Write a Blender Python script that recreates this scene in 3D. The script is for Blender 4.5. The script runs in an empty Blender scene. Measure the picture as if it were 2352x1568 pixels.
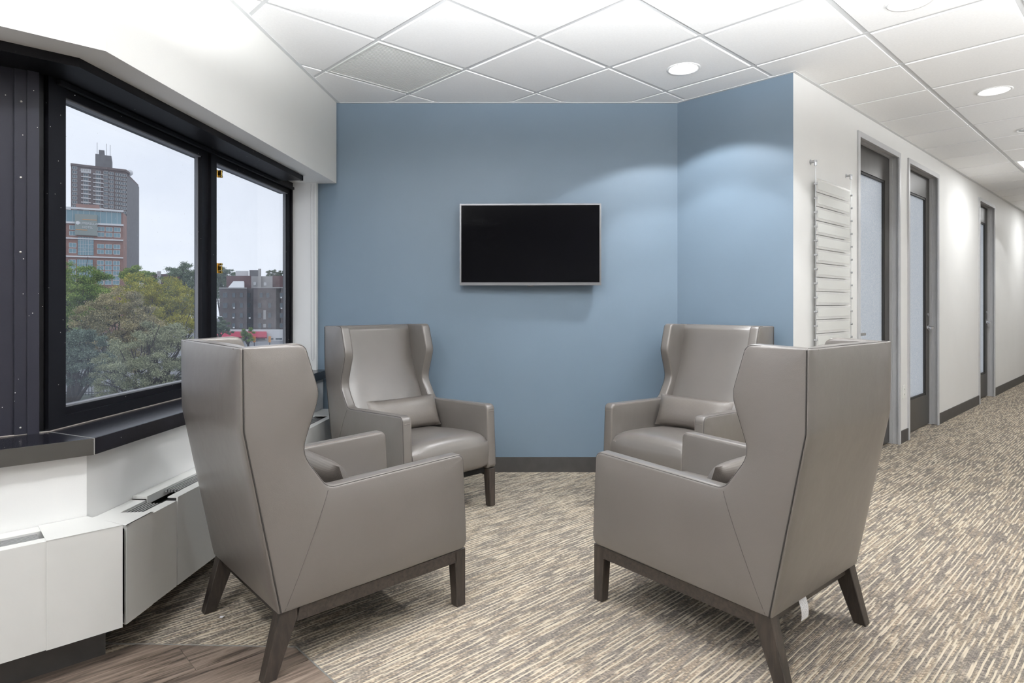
import bpy, bmesh, math, random
import numpy as np
from mathutils import Vector, Matrix
from mathutils.geometry import delaunay_2d_cdt

random.seed(7); rng = np.random.default_rng(7)
S = bpy.context.scene
COL = S.collection

# ------------------------------------------------------------------ camera, world, exposure
FPX, CX, HY, EYE = 1437.0, 1176.0, 700.0, 1.176
cam = bpy.data.cameras.new('camera')
cam.sensor_fit = 'HORIZONTAL'; cam.sensor_width = 36.0
cam.lens = 36.0 * FPX / 2352.0
cam.shift_y = -(784.0 - HY) / 2352.0
cam.clip_start = 0.05; cam.clip_end = 2000
camo = bpy.data.objects.new('camera', cam); COL.objects.link(camo)
camo.location = (0, 0, EYE); camo.rotation_euler = (math.radians(90), 0, 0)
S.camera = camo
S.view_settings.view_transform = 'Standard'; S.view_settings.look = 'None'
S.view_settings.exposure = 0.22; S.view_settings.gamma = 1.0
S.view_settings.use_curve_mapping = False
S.cycles.use_denoising = True
S.cycles.max_bounces = 12; S.cycles.diffuse_bounces = 6; S.cycles.transparent_max_bounces = 16
S.cycles.sample_clamp_indirect = 6.0

wd = bpy.data.worlds.new('overcast_sky'); S.world = wd; wd.use_nodes = True
nt = wd.node_tree; nt.nodes.clear()
out = nt.nodes.new('ShaderNodeOutputWorld'); bg = nt.nodes.new('ShaderNodeBackground')
tc = nt.nodes.new('ShaderNodeTexCoord'); mp = nt.nodes.new('ShaderNodeMapping'); mp.inputs['Scale'].default_value = (1.5, 1.5, 4)
nz = nt.nodes.new('ShaderNodeTexNoise'); nz.inputs['Scale'].default_value = 2.2; nz.inputs['Detail'].default_value = 4
rp = nt.nodes.new('ShaderNodeValToRGB')
rp.color_ramp.elements[0].position = .3; rp.color_ramp.elements[0].color = (.76, .80, .89, 1)
rp.color_ramp.elements[1].position = .7; rp.color_ramp.elements[1].color = (.88, .91, .97, 1)
for a, b in ((tc.outputs['Generated'], mp.inputs[0]), (mp.outputs[0], nz.inputs['Vector']), (nz.outputs['Fac'], rp.inputs[0]),
             (rp.outputs[0], bg.inputs[0]), (bg.outputs[0], out.inputs[0])): nt.links.new(a, b)
bg.inputs[1].default_value = 1.0

CAN_WIDE, CAN_NARROW, CAN_ADDED, UPLIGHT_ADDED, TROFFER = 30.0, 28.0, 3.5, 125.0, 15.0      # lamp powers, used by the lamp builders, added fill lamps among them

# ------------------------------------------------------------------ materials
MATS = {}
def mat(name, color, rough=.5, metal=0., spec=.5, emit=None, estr=0., build=None):
    m = bpy.data.materials.new(name); m.use_nodes = True
    n = m.node_tree.nodes; b = n['Principled BSDF']
    b.inputs['Base Color'].default_value = (*color, 1); b.inputs['Roughness'].default_value = rough
    b.inputs['Metallic'].default_value = metal; b.inputs['Specular IOR Level'].default_value = spec
    if emit: b.inputs['Emission Color'].default_value = (*emit, 1); b.inputs['Emission Strength'].default_value = estr
    if build: build(m.node_tree, b)
    MATS[name] = m
    return m
def N(t, typ, **kw):
    n = t.nodes.new(typ)
    for k, v in kw.items():
        if k in n.inputs: n.inputs[k].default_value = v
        else: setattr(n, k, v)
    return n
def L(t, a, b): t.links.new(a, b)
def math_n(t, op, a, b=None, c=None):
    n = t.nodes.new('ShaderNodeMath'); n.operation = op
    for i, v in enumerate((a, b, c)):
        if v is None: continue
        if isinstance(v, (int, float)): n.inputs[i].default_value = v
        else: L(t, v, n.inputs[i])
    return n.outputs[0]
def ramp(t, fac, stops):
    r = t.nodes.new('ShaderNodeValToRGB'); e = r.color_ramp.elements
    while len(e) < len(stops): e.new(.5)
    for el, (p, c) in zip(e, stops): el.position = p; el.color = (*c, 1)
    L(t, fac, r.inputs[0]); return r.outputs[0]
def bump(t, b, h, strength, dist):
    n = N(t, 'ShaderNodeBump', Strength=strength, Distance=dist); L(t, h, n.inputs['Height']); L(t, n.outputs[0], b.inputs['Normal'])
def obj_co(t):
    return t.nodes.new('ShaderNodeTexCoord').outputs['Object']
def noisy(amount, scale, bumpd=0., bscale=None, detail=3):
    """gentle colour mottling + fine relief"""
    def f(t, b):
        co = obj_co(t); base = b.inputs['Base Color'].default_value[:3]
        n = N(t, 'ShaderNodeTexNoise', Scale=scale, Detail=detail); L(t, co, n.inputs['Vector'])
        lo = tuple(c*(1-amount) for c in base); hi = tuple(min(1, c*(1+amount)) for c in base)
        L(t, ramp(t, n.outputs['Fac'], [(.3, lo), (.7, hi)]), b.inputs['Base Color'])
        if bumpd:
            n2 = N(t, 'ShaderNodeTexNoise', Scale=bscale or scale*4, Detail=2); L(t, co, n2.inputs['Vector'])
            bump(t, b, n2.outputs['Fac'], .35, bumpd)
    return f
mat('white_paint', (.80, .80, .79), .55, build=noisy(.012, 3, .0006, 260))
mat('soffit_paint', (.72, .715, .69), .6, build=noisy(.012, 3, .0006, 260))
mat('blue_paint', (.168, .228, .292), .42, build=noisy(.02, 3, .0008, 220))
mat('ceiling_tile', (.91, .91, .91), .85, build=noisy(.02, 90, .0012, 300))
mat('grid_metal', (.66, .67, .68), .5)
mat('rubber_base', (.055, .052, .05), .5, build=noisy(.15, 14))
mat('grey_frame', (.55, .555, .57), .42, build=noisy(.02, 20))
mat('bead_grey', (.16, .165, .18), .4)
mat('cover_paint', (.66, .66, .64), .42, build=noisy(.02, 6))
mat('cover_dark', (.03, .03, .03), .6)
mat('slat_grey', (.30, .30, .30), .4)
mat('grille_white', (.72, .73, .71), .5)
mat('black_plastic', (.012, .012, .012), .4)
mat('tv_bezel', (.22, .22, .23), .32, .8)
mat('tv_screen', (.002, .002, .003), .10, spec=.08)
mat('chrome', (.7, .7, .72), .18, 1.)
mat('satin_metal', (.55, .56, .58), .3, 1.)
mat('brass', (.75, .50, .13), .3, 1.)
mat('strip_metal', (.45, .44, .42), .4, .6)
mat('outlet_white', (.82, .82, .80), .4)
mat('lamp_lens', (1, 1, 1), .5, emit=(1, .98, .95), estr=6.)
mat('lamp_trim', (.85, .85, .85), .4)
mat('seam_dark', (.035, .031, .028), .7)
mat('seam_light', (.21, .185, .165), .6)
mat('seam_mid', (.085, .077, .07), .7)
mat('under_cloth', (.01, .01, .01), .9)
mat('paper', (.78, .78, .80), .7)
mat('chain', (.55, .55, .56), .35, .3)

def f_leather(t, b):
    co = obj_co(t)
    n = N(t, 'ShaderNodeTexNoise', Scale=2.3, Detail=4); L(t, co, n.inputs['Vector'])
    L(t, ramp(t, n.outputs['Fac'], [(.3, (.138, .123, .112)), (.7, (.158, .142, .130))]), b.inputs['Base Color'])
    n2 = N(t, 'ShaderNodeTexVoronoi', Scale=420); L(t, co, n2.inputs['Vector'])
    n3 = N(t, 'ShaderNodeTexNoise', Scale=9, Detail=3); L(t, co, n3.inputs['Vector'])
    h = math_n(t, 'ADD', math_n(t, 'MULTIPLY', n2.outputs['Distance'], .06), math_n(t, 'MULTIPLY', n3.outputs['Fac'], 1.))
    bump(t, b, h, .22, .012)
    b.inputs['Coat Weight'].default_value = .35; b.inputs['Coat Roughness'].default_value = .34; b.inputs['Coat IOR'].default_value = 1.6
    L(t, math_n(t, 'MULTIPLY_ADD', n3.outputs['Fac'], .10, .29), b.inputs['Roughness'])
mat('leather', (.2, .18, .16), .36, spec=.6, build=f_leather)
def f_perf(t, b):
    co = obj_co(t)
    v = N(t, 'ShaderNodeTexVoronoi', Scale=240.); v.inputs['Randomness'].default_value = .0; v.voronoi_dimensions = '2D'; sx = N(t, 'ShaderNodeSeparateXYZ'); L(t, co, sx.inputs[0]); cx_ = N(t, 'ShaderNodeCombineXYZ'); L(t, sx.outputs[0], cx_.inputs[0]); L(t, sx.outputs[2], cx_.inputs[1]); L(t, cx_.outputs[0], v.inputs['Vector'])
    L(t, ramp(t, v.outputs['Distance'], [(.10, (.085, .074, .066)), (.3, (.160, .140, .124))]), b.inputs['Base Color'])
    bump(t, b, v.outputs['Distance'], .2, .003)
mat('leather_perforated', (.2, .18, .16), .36, spec=.6, build=f_perf)

def f_wood(lo, hi, along, bumpd=.0015):
    def f(t, b):
        co = obj_co(t); m = N(t, 'ShaderNodeMapping'); L(t, co, m.inputs[0]); m.inputs['Scale'].default_value = along
        n = N(t, 'ShaderNodeTexNoise', Scale=6., Detail=6, Roughness=.65, Distortion=.6); L(t, m.outputs[0], n.inputs['Vector'])
        L(t, ramp(t, n.outputs['Fac'], [(.28, lo), (.5, tuple((x+y)/2 for x, y in zip(lo, hi))), (.72, hi)]), b.inputs['Base Color'])
        bump(t, b, n.outputs['Fac'], .3, bumpd)
    return f
mat('leg_wood', (.06, .045, .035), .42, build=f_wood((.013, .011, .010), (.060, .046, .037), (9, 9, 1.5)))
mat('rail_wood', (.06, .045, .035), .42, build=f_wood((.013, .011, .010), (.060, .046, .037), (1.5, 12, 12)))
mat('door_wood', (.06, .055, .052), .38, build=f_wood((.046, .042, .040), (.068, .063, .060), (20, 20, .8), .0006))

def f_plank(t, b):
    co = obj_co(t); inf = t.nodes.new('ShaderNodeObjectInfo')
    m = N(t, 'ShaderNodeMapping'); L(t, co, m.inputs[0]); m.inputs['Scale'].default_value = (1.1, 13, 1)
    ad = N(t, 'ShaderNodeVectorMath', operation='ADD'); L(t, m.outputs[0], ad.inputs[0])
    cmb = N(t, 'ShaderNodeCombineXYZ'); L(t, math_n(t, 'MULTIPLY', inf.outputs['Random'], 37.), cmb.inputs[0]); L(t, math_n(t, 'MULTIPLY', inf.outputs['Random'], 11.), cmb.inputs[2]); L(t, cmb.outputs[0], ad.inputs[1])
    n = N(t, 'ShaderNodeTexNoise', Scale=2.6, Detail=8, Roughness=.68, Distortion=.9); L(t, ad.outputs[0], n.inputs['Vector'])
    L(t, ramp(t, n.outputs['Fac'], [(.30, (.012, .011, .011)), (.42, (.085, .064, .050)), (.52, (.19, .145, .115)), (.70, (.30, .24, .195))]), b.inputs['Base Color'])
    bump(t, b, n.outputs['Fac'], .25, .002)
mat('plank', (.2, .15, .1), .38, build=f_plank)

def f_carpet(t, b):
    co = obj_co(t)                                   # floor object frame: x runs along the yarn rows
    sp = N(t, 'ShaderNodeSeparateXYZ'); L(t, co, sp.inputs[0])
    wob = N(t, 'ShaderNodeTexNoise', Scale=12., Detail=1); L(t, co, wob.inputs['Vector'])
    yy = math_n(t, 'MULTIPLY_ADD', wob.outputs['Fac'], .007, sp.outputs[1])
    q = math_n(t, 'DIVIDE', yy, .0060); row = math_n(t, 'FLOOR', q); fr = math_n(t, 'FRACT', q)
    m3 = math_n(t, 'FLOORED_MODULO', row, 3.)
    wn = N(t, 'ShaderNodeTexWhiteNoise', noise_dimensions='1D'); L(t, row, wn.inputs['W'])
    def along(freq, off):
        xs = math_n(t, 'MULTIPLY_ADD', wn.outputs['Value'], 53.+off, math_n(t, 'MULTIPLY', sp.outputs[0], freq))
        cv = N(t, 'ShaderNodeCombineXYZ'); L(t, xs, cv.inputs[0]); L(t, math_n(t, 'MULTIPLY', row, 7.31), cv.inputs[1]); cv.inputs[2].default_value = off
        n1 = N(t, 'ShaderNodeTexNoise', Scale=1., Detail=0); L(t, cv.outputs[0], n1.inputs['Vector']); return n1.outputs['Fac']
    a1, a2 = along(9., 0.), along(5., 9.)
    band = N(t, 'ShaderNodeMapping'); L(t, co, band.inputs[0]); band.inputs['Scale'].default_value = (2.6, 10, 1)
    nb = N(t, 'ShaderNodeTexNoise', Scale=1.6, Detail=2); L(t, band.outputs[0], nb.inputs['Vector'])
    bnd = math_n(t, 'MULTIPLY', math_n(t, 'SUBTRACT', nb.outputs['Fac'], .5), .34)
    first = math_n(t, 'LESS_THAN', m3, .5); second = math_n(t, 'MULTIPLY', math_n(t, 'GREATER_THAN', m3, .5), math_n(t, 'LESS_THAN', m3, 1.5))
    k = math_n(t, 'ADD', math_n(t, 'MULTIPLY_ADD', bnd, first, a1), math_n(t, 'MULTIPLY_ADD', first, .52, math_n(t, 'MULTIPLY_ADD', second, .33, -.45)))
    cream = N(t, 'ShaderNodeMapRange'); L(t, k, cream.inputs['Value']); cream.inputs['From Min'].default_value = .50; cream.inputs['From Max'].default_value = .60
    ground = ramp(t, math_n(t, 'ADD', a2, bnd), [(.32, (.20, .176, .155)), (.50, (.255, .222, .188)), (.60, (.33, .275, .215)), (.72, (.39, .32, .245))])
    lx = math_n(t, 'FLOOR', math_n(t, 'MULTIPLY_ADD', fr, .5, math_n(t, 'DIVIDE', sp.outputs[0], .0052)))
    lv = N(t, 'ShaderNodeCombineXYZ'); L(t, lx, lv.inputs[0]); L(t, row, lv.inputs[1])
    lw = N(t, 'ShaderNodeTexWhiteNoise', noise_dimensions='2D'); L(t, lv.outputs[0], lw.inputs['Vector'])
    gm = N(t, 'ShaderNodeMix', data_type='RGBA', blend_type='MULTIPLY'); gm.inputs[0].default_value = 1.
    L(t, ground, gm.inputs[6]); L(t, ramp(t, lw.outputs['Value'], [(0., (.55, .55, .55)), (.75, (1.05, 1.05, 1.05)), (1., (1.6, 1.58, 1.5))]), gm.inputs[7])
    mx = N(t, 'ShaderNodeMix', data_type='RGBA'); L(t, cream.outputs[0], mx.inputs[0]); L(t, gm.outputs[2], mx.inputs[6]); mx.inputs[7].default_value = (.60, .525, .41, 1)
    L(t, mx.outputs[2], b.inputs['Base Color'])
    prof = math_n(t, 'SUBTRACT', .25, math_n(t, 'POWER', math_n(t, 'SUBTRACT', fr, .5), 2.))
    h = math_n(t, 'MULTIPLY_ADD', lw.outputs['Value'], .12, math_n(t, 'MULTIPLY_ADD', cream.outputs[0], .12, prof))
    bump(t, b, h, .6, .010)
mat('carpet', (.3, .26, .2), .95, spec=.1, build=f_carpet)

def f_black(t, b):
    """dark anodised metal with a few paint chips"""
    co = obj_co(t)
    v = N(t, 'ShaderNodeTexVoronoi', Scale=34.); L(t, co, v.inputs['Vector'])
    n = N(t, 'ShaderNodeTexNoise', Scale=2.6, Detail=2); L(t, co, n.inputs['Vector'])
    chip = math_n(t, 'MULTIPLY', math_n(t, 'LESS_THAN', v.outputs['Distance'], .055), math_n(t, 'GREATER_THAN', n.outputs['Fac'], .54))
    mx = N(t, 'ShaderNodeMix', data_type='RGBA'); L(t, chip, mx.inputs[0])
    mx.inputs[6].default_value = (*b.inputs['Base Color'].default_value[:3], 1); mx.inputs[7].default_value = (.6, .58, .54, 1)
    L(t, mx.outputs[2], b.inputs['Base Color'])
mat('black_frame', (.007, .007, .009), .40, spec=.18, build=f_black)
mat('slate_frame', (.019, .019, .027), .42, spec=.2, build=f_black)
mat('black_sill', (.010, .010, .014), .20, build=f_black)
mat('sill_edge', (.045, .042, .037), .4)

def glass_mat(name, dust):
    m = bpy.data.materials.new(name); m.use_nodes = True; t = m.node_tree; t.nodes.clear(); MATS[name] = m
    o = t.nodes.new('ShaderNodeOutputMaterial'); tr = N(t, 'ShaderNodeBsdfTransparent'); tr.inputs[0].default_value = (.97, .985, 1, 1)
    gl = N(t, 'ShaderNodeBsdfGlossy'); gl.inputs['Roughness'].default_value = .02
    fz = N(t, 'ShaderNodeLayerWeight', Blend=.5); fz2 = math_n(t, 'MULTIPLY_ADD', math_n(t, 'POWER', fz.outputs['Facing'], 4.), .35, .03); m1 = t.nodes.new('ShaderNodeMixShader'); L(t, fz2, m1.inputs[0]); L(t, tr.outputs[0], m1.inputs[1]); L(t, gl.outputs[0], m1.inputs[2])
    df = N(t, 'ShaderNodeBsdfTranslucent'); df.inputs[0].default_value = (.85, .9, 1, 1)
    nz = N(t, 'ShaderNodeTexNoise', Scale=3., Detail=5); L(t, obj_co(t), nz.inputs['Vector'])
    vv = N(t, 'ShaderNodeTexVoronoi', Scale=30.); L(t, obj_co(t), vv.inputs['Vector'])
    dot = math_n(t, 'MULTIPLY', math_n(t, 'LESS_THAN', vv.outputs['Distance'], .05), .35)
    fac = math_n(t, 'MAXIMUM', math_n(t, 'MULTIPLY', nz.outputs['Fac'], dust), dot)
    m2 = t.nodes.new('ShaderNodeMixShader'); L(t, fac, m2.inputs[0]); L(t, m1.outputs[0], m2.inputs[1]); L(t, df.outputs[0], m2.inputs[2]); L(t, m2.outputs[0], o.inputs[0])
glass_mat('window_glass', .07)
def f_frost(t, b):
    co = obj_co(t)
    v = N(t, 'ShaderNodeTexNoise', Scale=95., Detail=2); L(t, co, v.inputs['Vector'])
    bump(t, b, v.outputs['Fac'], .8, .004)
    tl = N(t, 'ShaderNodeBsdfTranslucent'); tl.inputs[0].default_value = (.66, .76, .86, 1)
    L(t, ramp(t, v.outputs['Fac'], [(.35, (.78, .82, .86)), (.65, (1., 1., 1.))]), tl.inputs[0])
    ms = t.nodes.new('ShaderNodeMixShader'); ms.inputs[0].default_value = .7
    o = [n for n in t.nodes if n.type == 'OUTPUT_MATERIAL'][0]
    L(t, b.outputs[0], ms.inputs[1]); L(t, tl.outputs[0], ms.inputs[2]); L(t, ms.outputs[0], o.inputs[0])
mat('frosted_glass', (.68, .72, .75), .22, build=f_frost)
def f_acry(t, b):
    tr = N(t, 'ShaderNodeBsdfTransparent'); ms = t.nodes.new('ShaderNodeMixShader'); ms.inputs[0].default_value = .3
    o = [n for n in t.nodes if n.type == 'OUTPUT_MATERIAL'][0]
    L(t, b.outputs[0], ms.inputs[1]); L(t, tr.outputs[0], ms.inputs[2]); L(t, ms.outputs[0], o.inputs[0])
mat('acrylic', (.86, .86, .85), .15, build=f_acry)
mat('sign_insert', (.66, .67, .65), .5)
def f_tag(t, b):
    co = obj_co(t); sp = N(t, 'ShaderNodeSeparateXYZ'); L(t, co, sp.inputs[0])
    ln = math_n(t, 'FRACT', math_n(t, 'MULTIPLY', sp.outputs[2], 260.))
    n = N(t, 'ShaderNodeTexNoise', Scale=420.); L(t, co, n.inputs['Vector'])
    k = math_n(t, 'MULTIPLY', math_n(t, 'LESS_THAN', ln, .4), math_n(t, 'GREATER_THAN', n.outputs['Fac'], .48))
    L(t, ramp(t, k, [(0., (.78, .78, .80)), (1., (.38, .38, .40))]), b.inputs['Base Color'])
mat('tag_print', (.8, .8, .8), .6, build=f_tag)

# exterior
mat('tower_brick', (.15, .115, .11), .9, build=noisy(.15, .6))
mat('tower_grey', (.17, .165, .17), .9, build=noisy(.1, .6))
mat('hotel_brick', (.31, .185, .155), .9, build=noisy(.12, .5))
mat('apt_brick', (.135, .115, .112), .9, build=noisy(.18, .5))
mat('apt_red', (.18, .10, .10), .9, build=noisy(.15, .5))
mat('apt_pale', (.40, .39, .385), .9, build=noisy(.08, .5))
mat('ext_white', (.72, .73, .74), .7)
mat('ext_glass', (.10, .13, .15), .12)
mat('ext_blue_glass', (.20, .33, .38), .15)
mat('hotel_sign', (.28, .32, .30), .6)
mat('awning_red', (.52, .05, .10), .7)
mat('orange_paint', (.75, .33, .08), .5)
mat('bark', (.045, .036, .03), .9)
mat('iron', (.03, .03, .035), .6)
mat('street', (.24, .25, .27), .9, build=noisy(.15, .2))
mat('lawn', (.07, .085, .07), .95, build=noisy(.3, .4))
def leaf(name, c1, c2):
    def f(t, b):
        g = t.nodes.new('ShaderNodeNewGeometry')
        n = N(t, 'ShaderNodeTexNoise', Scale=.35, Detail=2); L(t, obj_co(t), n.inputs['Vector'])
        k = math_n(t, 'MULTIPLY_ADD', math_n(t, 'SUBTRACT', g.outputs['Random Per Island'], .5), .5, n.outputs['Fac'])
        L(t, ramp(t, k, [(.25, c1), (.75, c2)]), b.inputs['Base Color'])
        b.inputs['Subsurface Weight'].default_value = 0.
    return mat(name, c1, .7, spec=.2, build=f)
leaf('leaf_yellow', (0.19, 0.23, 0.05), (0.66, 0.58, 0.08))
leaf('leaf_green', (0.11, 0.21, 0.05), (0.4, 0.5, 0.12))
leaf('leaf_olive', (0.19, 0.185, 0.095), (0.56, 0.48, 0.26))
leaf('leaf_sage', (.17, .20, .12), (.50, .52, .33))
leaf('leaf_dark', (0.09, 0.13, 0.09), (0.27, 0.34, 0.21))
leaf('leaf_blue', (.10, .14, .11), (.26, .33, .25))
M = MATS

# ------------------------------------------------------------------ geometry helpers
def link(o, parent=None):
    COL.objects.link(o)
    if parent is not None: o.parent = parent
    return o
def obj(name, bm, m, parent=None, smooth=False, wn=False, angle=None):
    me = bpy.data.meshes.new(name)
    bmesh.ops.recalc_face_normals(bm, faces=bm.faces[:])
    if smooth:
        for f in bm.faces: f.smooth = True
        if angle:
            for e in bm.edges:
                if len(e.link_faces) == 2 and e.calc_face_angle(0) > math.radians(angle): e.smooth = False
    bm.to_mesh(me); bm.free()
    for mm in (m if isinstance(m, (list, tuple)) else [m]): me.materials.append(M[mm] if isinstance(mm, str) else mm)
    o = link(bpy.data.objects.new(name, me), parent)
    if wn:
        md = o.modifiers.new('wn', 'WEIGHTED_NORMAL'); md.keep_sharp = True
    return o
def inst(name, me, parent=None, loc=(0, 0, 0), rz=0, scale=None):
    o = bpy.data.objects.new(name, me); o.location = loc; o.rotation_euler = (0, 0, rz)
    if scale: o.scale = scale
    return link(o, parent)
def tag(o, label, cat, group=None):
    o['label'] = label; o['category'] = cat
    if group: o['group'] = group
    return o
def struct(o): o['kind'] = 'structure'; return o
def thing(name, label, cat, loc=(0, 0, 0), rz=0, group=None):
    o = bpy.data.objects.new(name, None); o.empty_display_size = .1; o.location = loc; o.rotation_euler = (0, 0, rz); link(o)
    return tag(o, label, cat, group)
def holder(name, loc=(0, 0, 0), rz=0):
    o = bpy.data.objects.new(name, None); o.empty_display_size = .1; o.location = loc; o.rotation_euler = (0, 0, rz); link(o)
    return struct(o)
def box(bm, x0, x1, y0, y1, z0, z1):
    v = [bm.verts.new(p) for p in ((x0, y0, z0), (x1, y0, z0), (x1, y1, z0), (x0, y1, z0), (x0, y0, z1), (x1, y0, z1), (x1, y1, z1), (x0, y1, z1))]
    for f in ((0, 3, 2, 1), (4, 5, 6, 7), (0, 1, 5, 4), (1, 2, 6, 5), (2, 3, 7, 6), (3, 0, 4, 7)): bm.faces.new([v[i] for i in f])
    return v
def bxm(*a):
    bm = bmesh.new(); box(bm, *a); return bm
def rbox(x0, x1, y0, y1, z0, z1, r=.004, seg=2):
    bm = bxm(x0, x1, y0, y1, z0, z1)
    bmesh.ops.bevel(bm, geom=bm.edges[:], offset=r, segments=seg, affect='EDGES', profile=.5); return bm
def prism(bm, pts, z0, z1):
    lo = [bm.verts.new((p[0], p[1], z0)) for p in pts]; hi = [bm.verts.new((p[0], p[1], z1)) for p in pts]
    n = len(pts)
    bm.faces.new(lo[::-1]); bm.faces.new(hi)
    for i in range(n): bm.faces.new((lo[i], lo[(i+1) % n], hi[(i+1) % n], hi[i]))
def prm(pts, z0, z1):
    bm = bmesh.new(); prism(bm, pts, z0, z1); return bm
def tube(bm, pts, r, n=6, closed=False):
    pts = [Vector(p) for p in pts]; rings = []
    for i, p in enumerate(pts):
        a = pts[i-1] if (i or closed) else p; b = pts[(i+1) % len(pts)] if (i < len(pts)-1 or closed) else p
        d = (b-a).normalized(); up = Vector((0, 0, 1)) if abs(d.z) < .9 else Vector((1, 0, 0))
        x = d.cross(up).normalized(); y = x.cross(d)
        rr = r[i] if isinstance(r, (list, tuple)) else r
        rings.append([bm.verts.new(p + x*math.cos(k*math.tau/n)*rr + y*math.sin(k*math.tau/n)*rr) for k in range(n)])
    m = len(rings)
    for i in range(m if closed else m-1):
        A, B = rings[i], rings[(i+1) % m]
        for k in range(n): bm.faces.new((A[k], A[(k+1) % n], B[(k+1) % n], B[k]))
    if not closed: bm.faces.new(rings[0][::-1]); bm.faces.new(rings[-1])
def lathe(bm, prof, n=32, c=(0, 0, 0)):
    rings = [[bm.verts.new((c[0]+r*math.cos(k*math.tau/n), c[1]+r*math.sin(k*math.tau/n), c[2]+z)) for k in range(n)] for r, z in prof]
    for A, B in zip(rings, rings[1:]):
        for k in range(n): bm.faces.new((A[k], A[(k+1) % n], B[(k+1) % n], B[k]))
    return rings
def clip(poly, nx, ny, c):
    """keep nx*x+ny*y >= c"""
    o = []
    for i in range(len(poly)):
        p, q = poly[i], poly[(i+1) % len(poly)]
        dp, dq = nx*p[0]+ny*p[1]-c, nx*q[0]+ny*q[1]-c
        if dp >= 0: o.append(p)
        if (dp >= 0) != (dq >= 0):
            k = dp/(dp-dq); o.append((p[0]+(q[0]-p[0])*k, p[1]+(q[1]-p[1])*k))
    return o
def area(p): return .5*abs(sum(p[i][0]*p[(i+1) % len(p)][1]-p[(i+1) % len(p)][0]*p[i][1] for i in range(len(p)))) if len(p) > 2 else 0

# ------------------------------------------------------------------ room frames
H = 2.60                                    # ceiling height
BACK_Y = 4.41
U = np.array([.728, .686]); U /= np.linalg.norm(U)      # corridor direction
V = np.array([U[1], -U[0]])                              # from the corridor wall into the room
C0 = np.array([1.72, 3.825])                             # outer corner of the blue wall
RZ_U = math.atan2(U[1], U[0])
def SW(s, w): return tuple(C0 + s*U + w*V)
OA = np.array([-1.532, BACK_Y]); DA = np.array([-.0584, -.9983]); NA = np.array([.9983, -.0584])
KB = OA + 2.174*DA; DB = -U; NB = V
def PA(t, n): return tuple(OA + t*DA + n*NA)
def PB(t, n): return tuple(KB + t*DB + n*NB)
MIT = np.linalg.solve(np.array([NA, NB]), np.array([1., 1.]))
def KK(n): return tuple(KB + n*MIT)
def tA_px(px, n):                                        # where a viewing ray meets the window wall's line at offset n
    r = (px-CX)/FPX; o = OA + n*NA
    return (r*o[1]-o[0])/(DA[0]-DA[1]*r)
S_REAR, S_FAR, W_OPP, B_END = -7.5, 10.0, 3.2, 3.95
def stripA(n0, n1, t0=0.): return [PA(t0, n0), PA(t0, n1), KK(n1), KK(n0)]
def stripB(n0, n1, t1=B_END): return [KK(n0), KK(n1), PB(t1, n1), PB(t1, n0)]

# floor: one slab in a frame whose x runs along the carpet rows
flo = bpy.data.objects.new('floor', None)
outline = [KK(-.1), PA(0, -.09), (-1.575, 4.51), (1.21, 4.51), SW(.03, -.13), SW(S_FAR+.1, -.13), SW(S_FAR+.1, W_OPP+.1), SW(S_REAR-.1, W_OPP+.1), SW(S_REAR-.1, -1.27)]
rot = Matrix.Rotation(-RZ_U, 2)
def tofl(p): q = rot @ Vector((p[0], p[1])); return (q.x, q.y)
bm = prm([tofl(p) for p in outline], -.12, 0.)
floor = struct(obj('floor', bm, 'carpet')); floor.rotation_euler = (0, 0, RZ_U)

# vinyl wood planks set into the carpet (children of the floor; same frame)
WD1, WD2 = np.array([-.741, 2.147]), np.array([-.741, 2.147])
reg = [(-1.449, 2.172), (-.741, 2.147), tuple(WD1+2.6*V), tuple(WD1+2.6*V-5*U), PB(3.6, .30), PB(.10, .30), KK(.30)]
cxr, cyr = [tofl(p)[0] for p in reg], [tofl(p)[1] for p in reg]
def region_clip(poly):
    a, b = np.array(reg[0]), np.array(reg[1]); d = b-a; poly = clip(poly, d[1], -d[0], d[1]*a[0]-d[0]*a[1])
    poly = clip(poly, -U[0], -U[1], -float(U @ WD1)); poly = clip(poly, V[0], V[1], float(V @ KB)+.30)
    poly = clip(poly, -V[0], -V[1], -float(V @ WD1)-2.6); poly = clip(poly, U[0], U[1], float(U @ WD1)-4.5)
    return poly
pw, plen = .19, 1.22; v0 = float(V @ KB)+.30; u1 = float(U @ WD1)
row = 0; vv = v0-.07
while vv < float(V @ WD1)+2.6:
    uu = u1-4.6-((row*.47) % 1.)*plen
    while uu < u1+.6:
        q = [uu+.0008, vv+.0008], [uu+plen-.0008, vv+.0008], [uu+plen-.0008, vv+pw-.0008], [uu+.0008, vv+pw-.0008]
        poly = [tuple(a*U+b*V) for a, b in q]
        poly = region_clip(poly)
        if len(poly) > 2 and area(poly) > 1e-4:
            obj('plank', prm([tofl(p) for p in poly], -.004, .0025), 'plank', floor)
        uu += plen
    vv += pw; row += 1
bm = bmesh.new()
def strip_line(bm, a, b, w, z):
    a, b = np.array(a), np.array(b); d = (b-a)/np.linalg.norm(b-a); n = np.array([-d[1], d[0]])*w/2
    prism(bm, [tofl(tuple(a-n)), tofl(tuple(b-n)), tofl(tuple(b+n)), tofl(tuple(a+n))], 0, z)
strip_line(bm, reg[0], reg[1], .005, .0035); strip_line(bm, WD1, WD1+2.6*V, .005, .0035)
obj('edge_strip', bm, 'strip_metal', floor)

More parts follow.
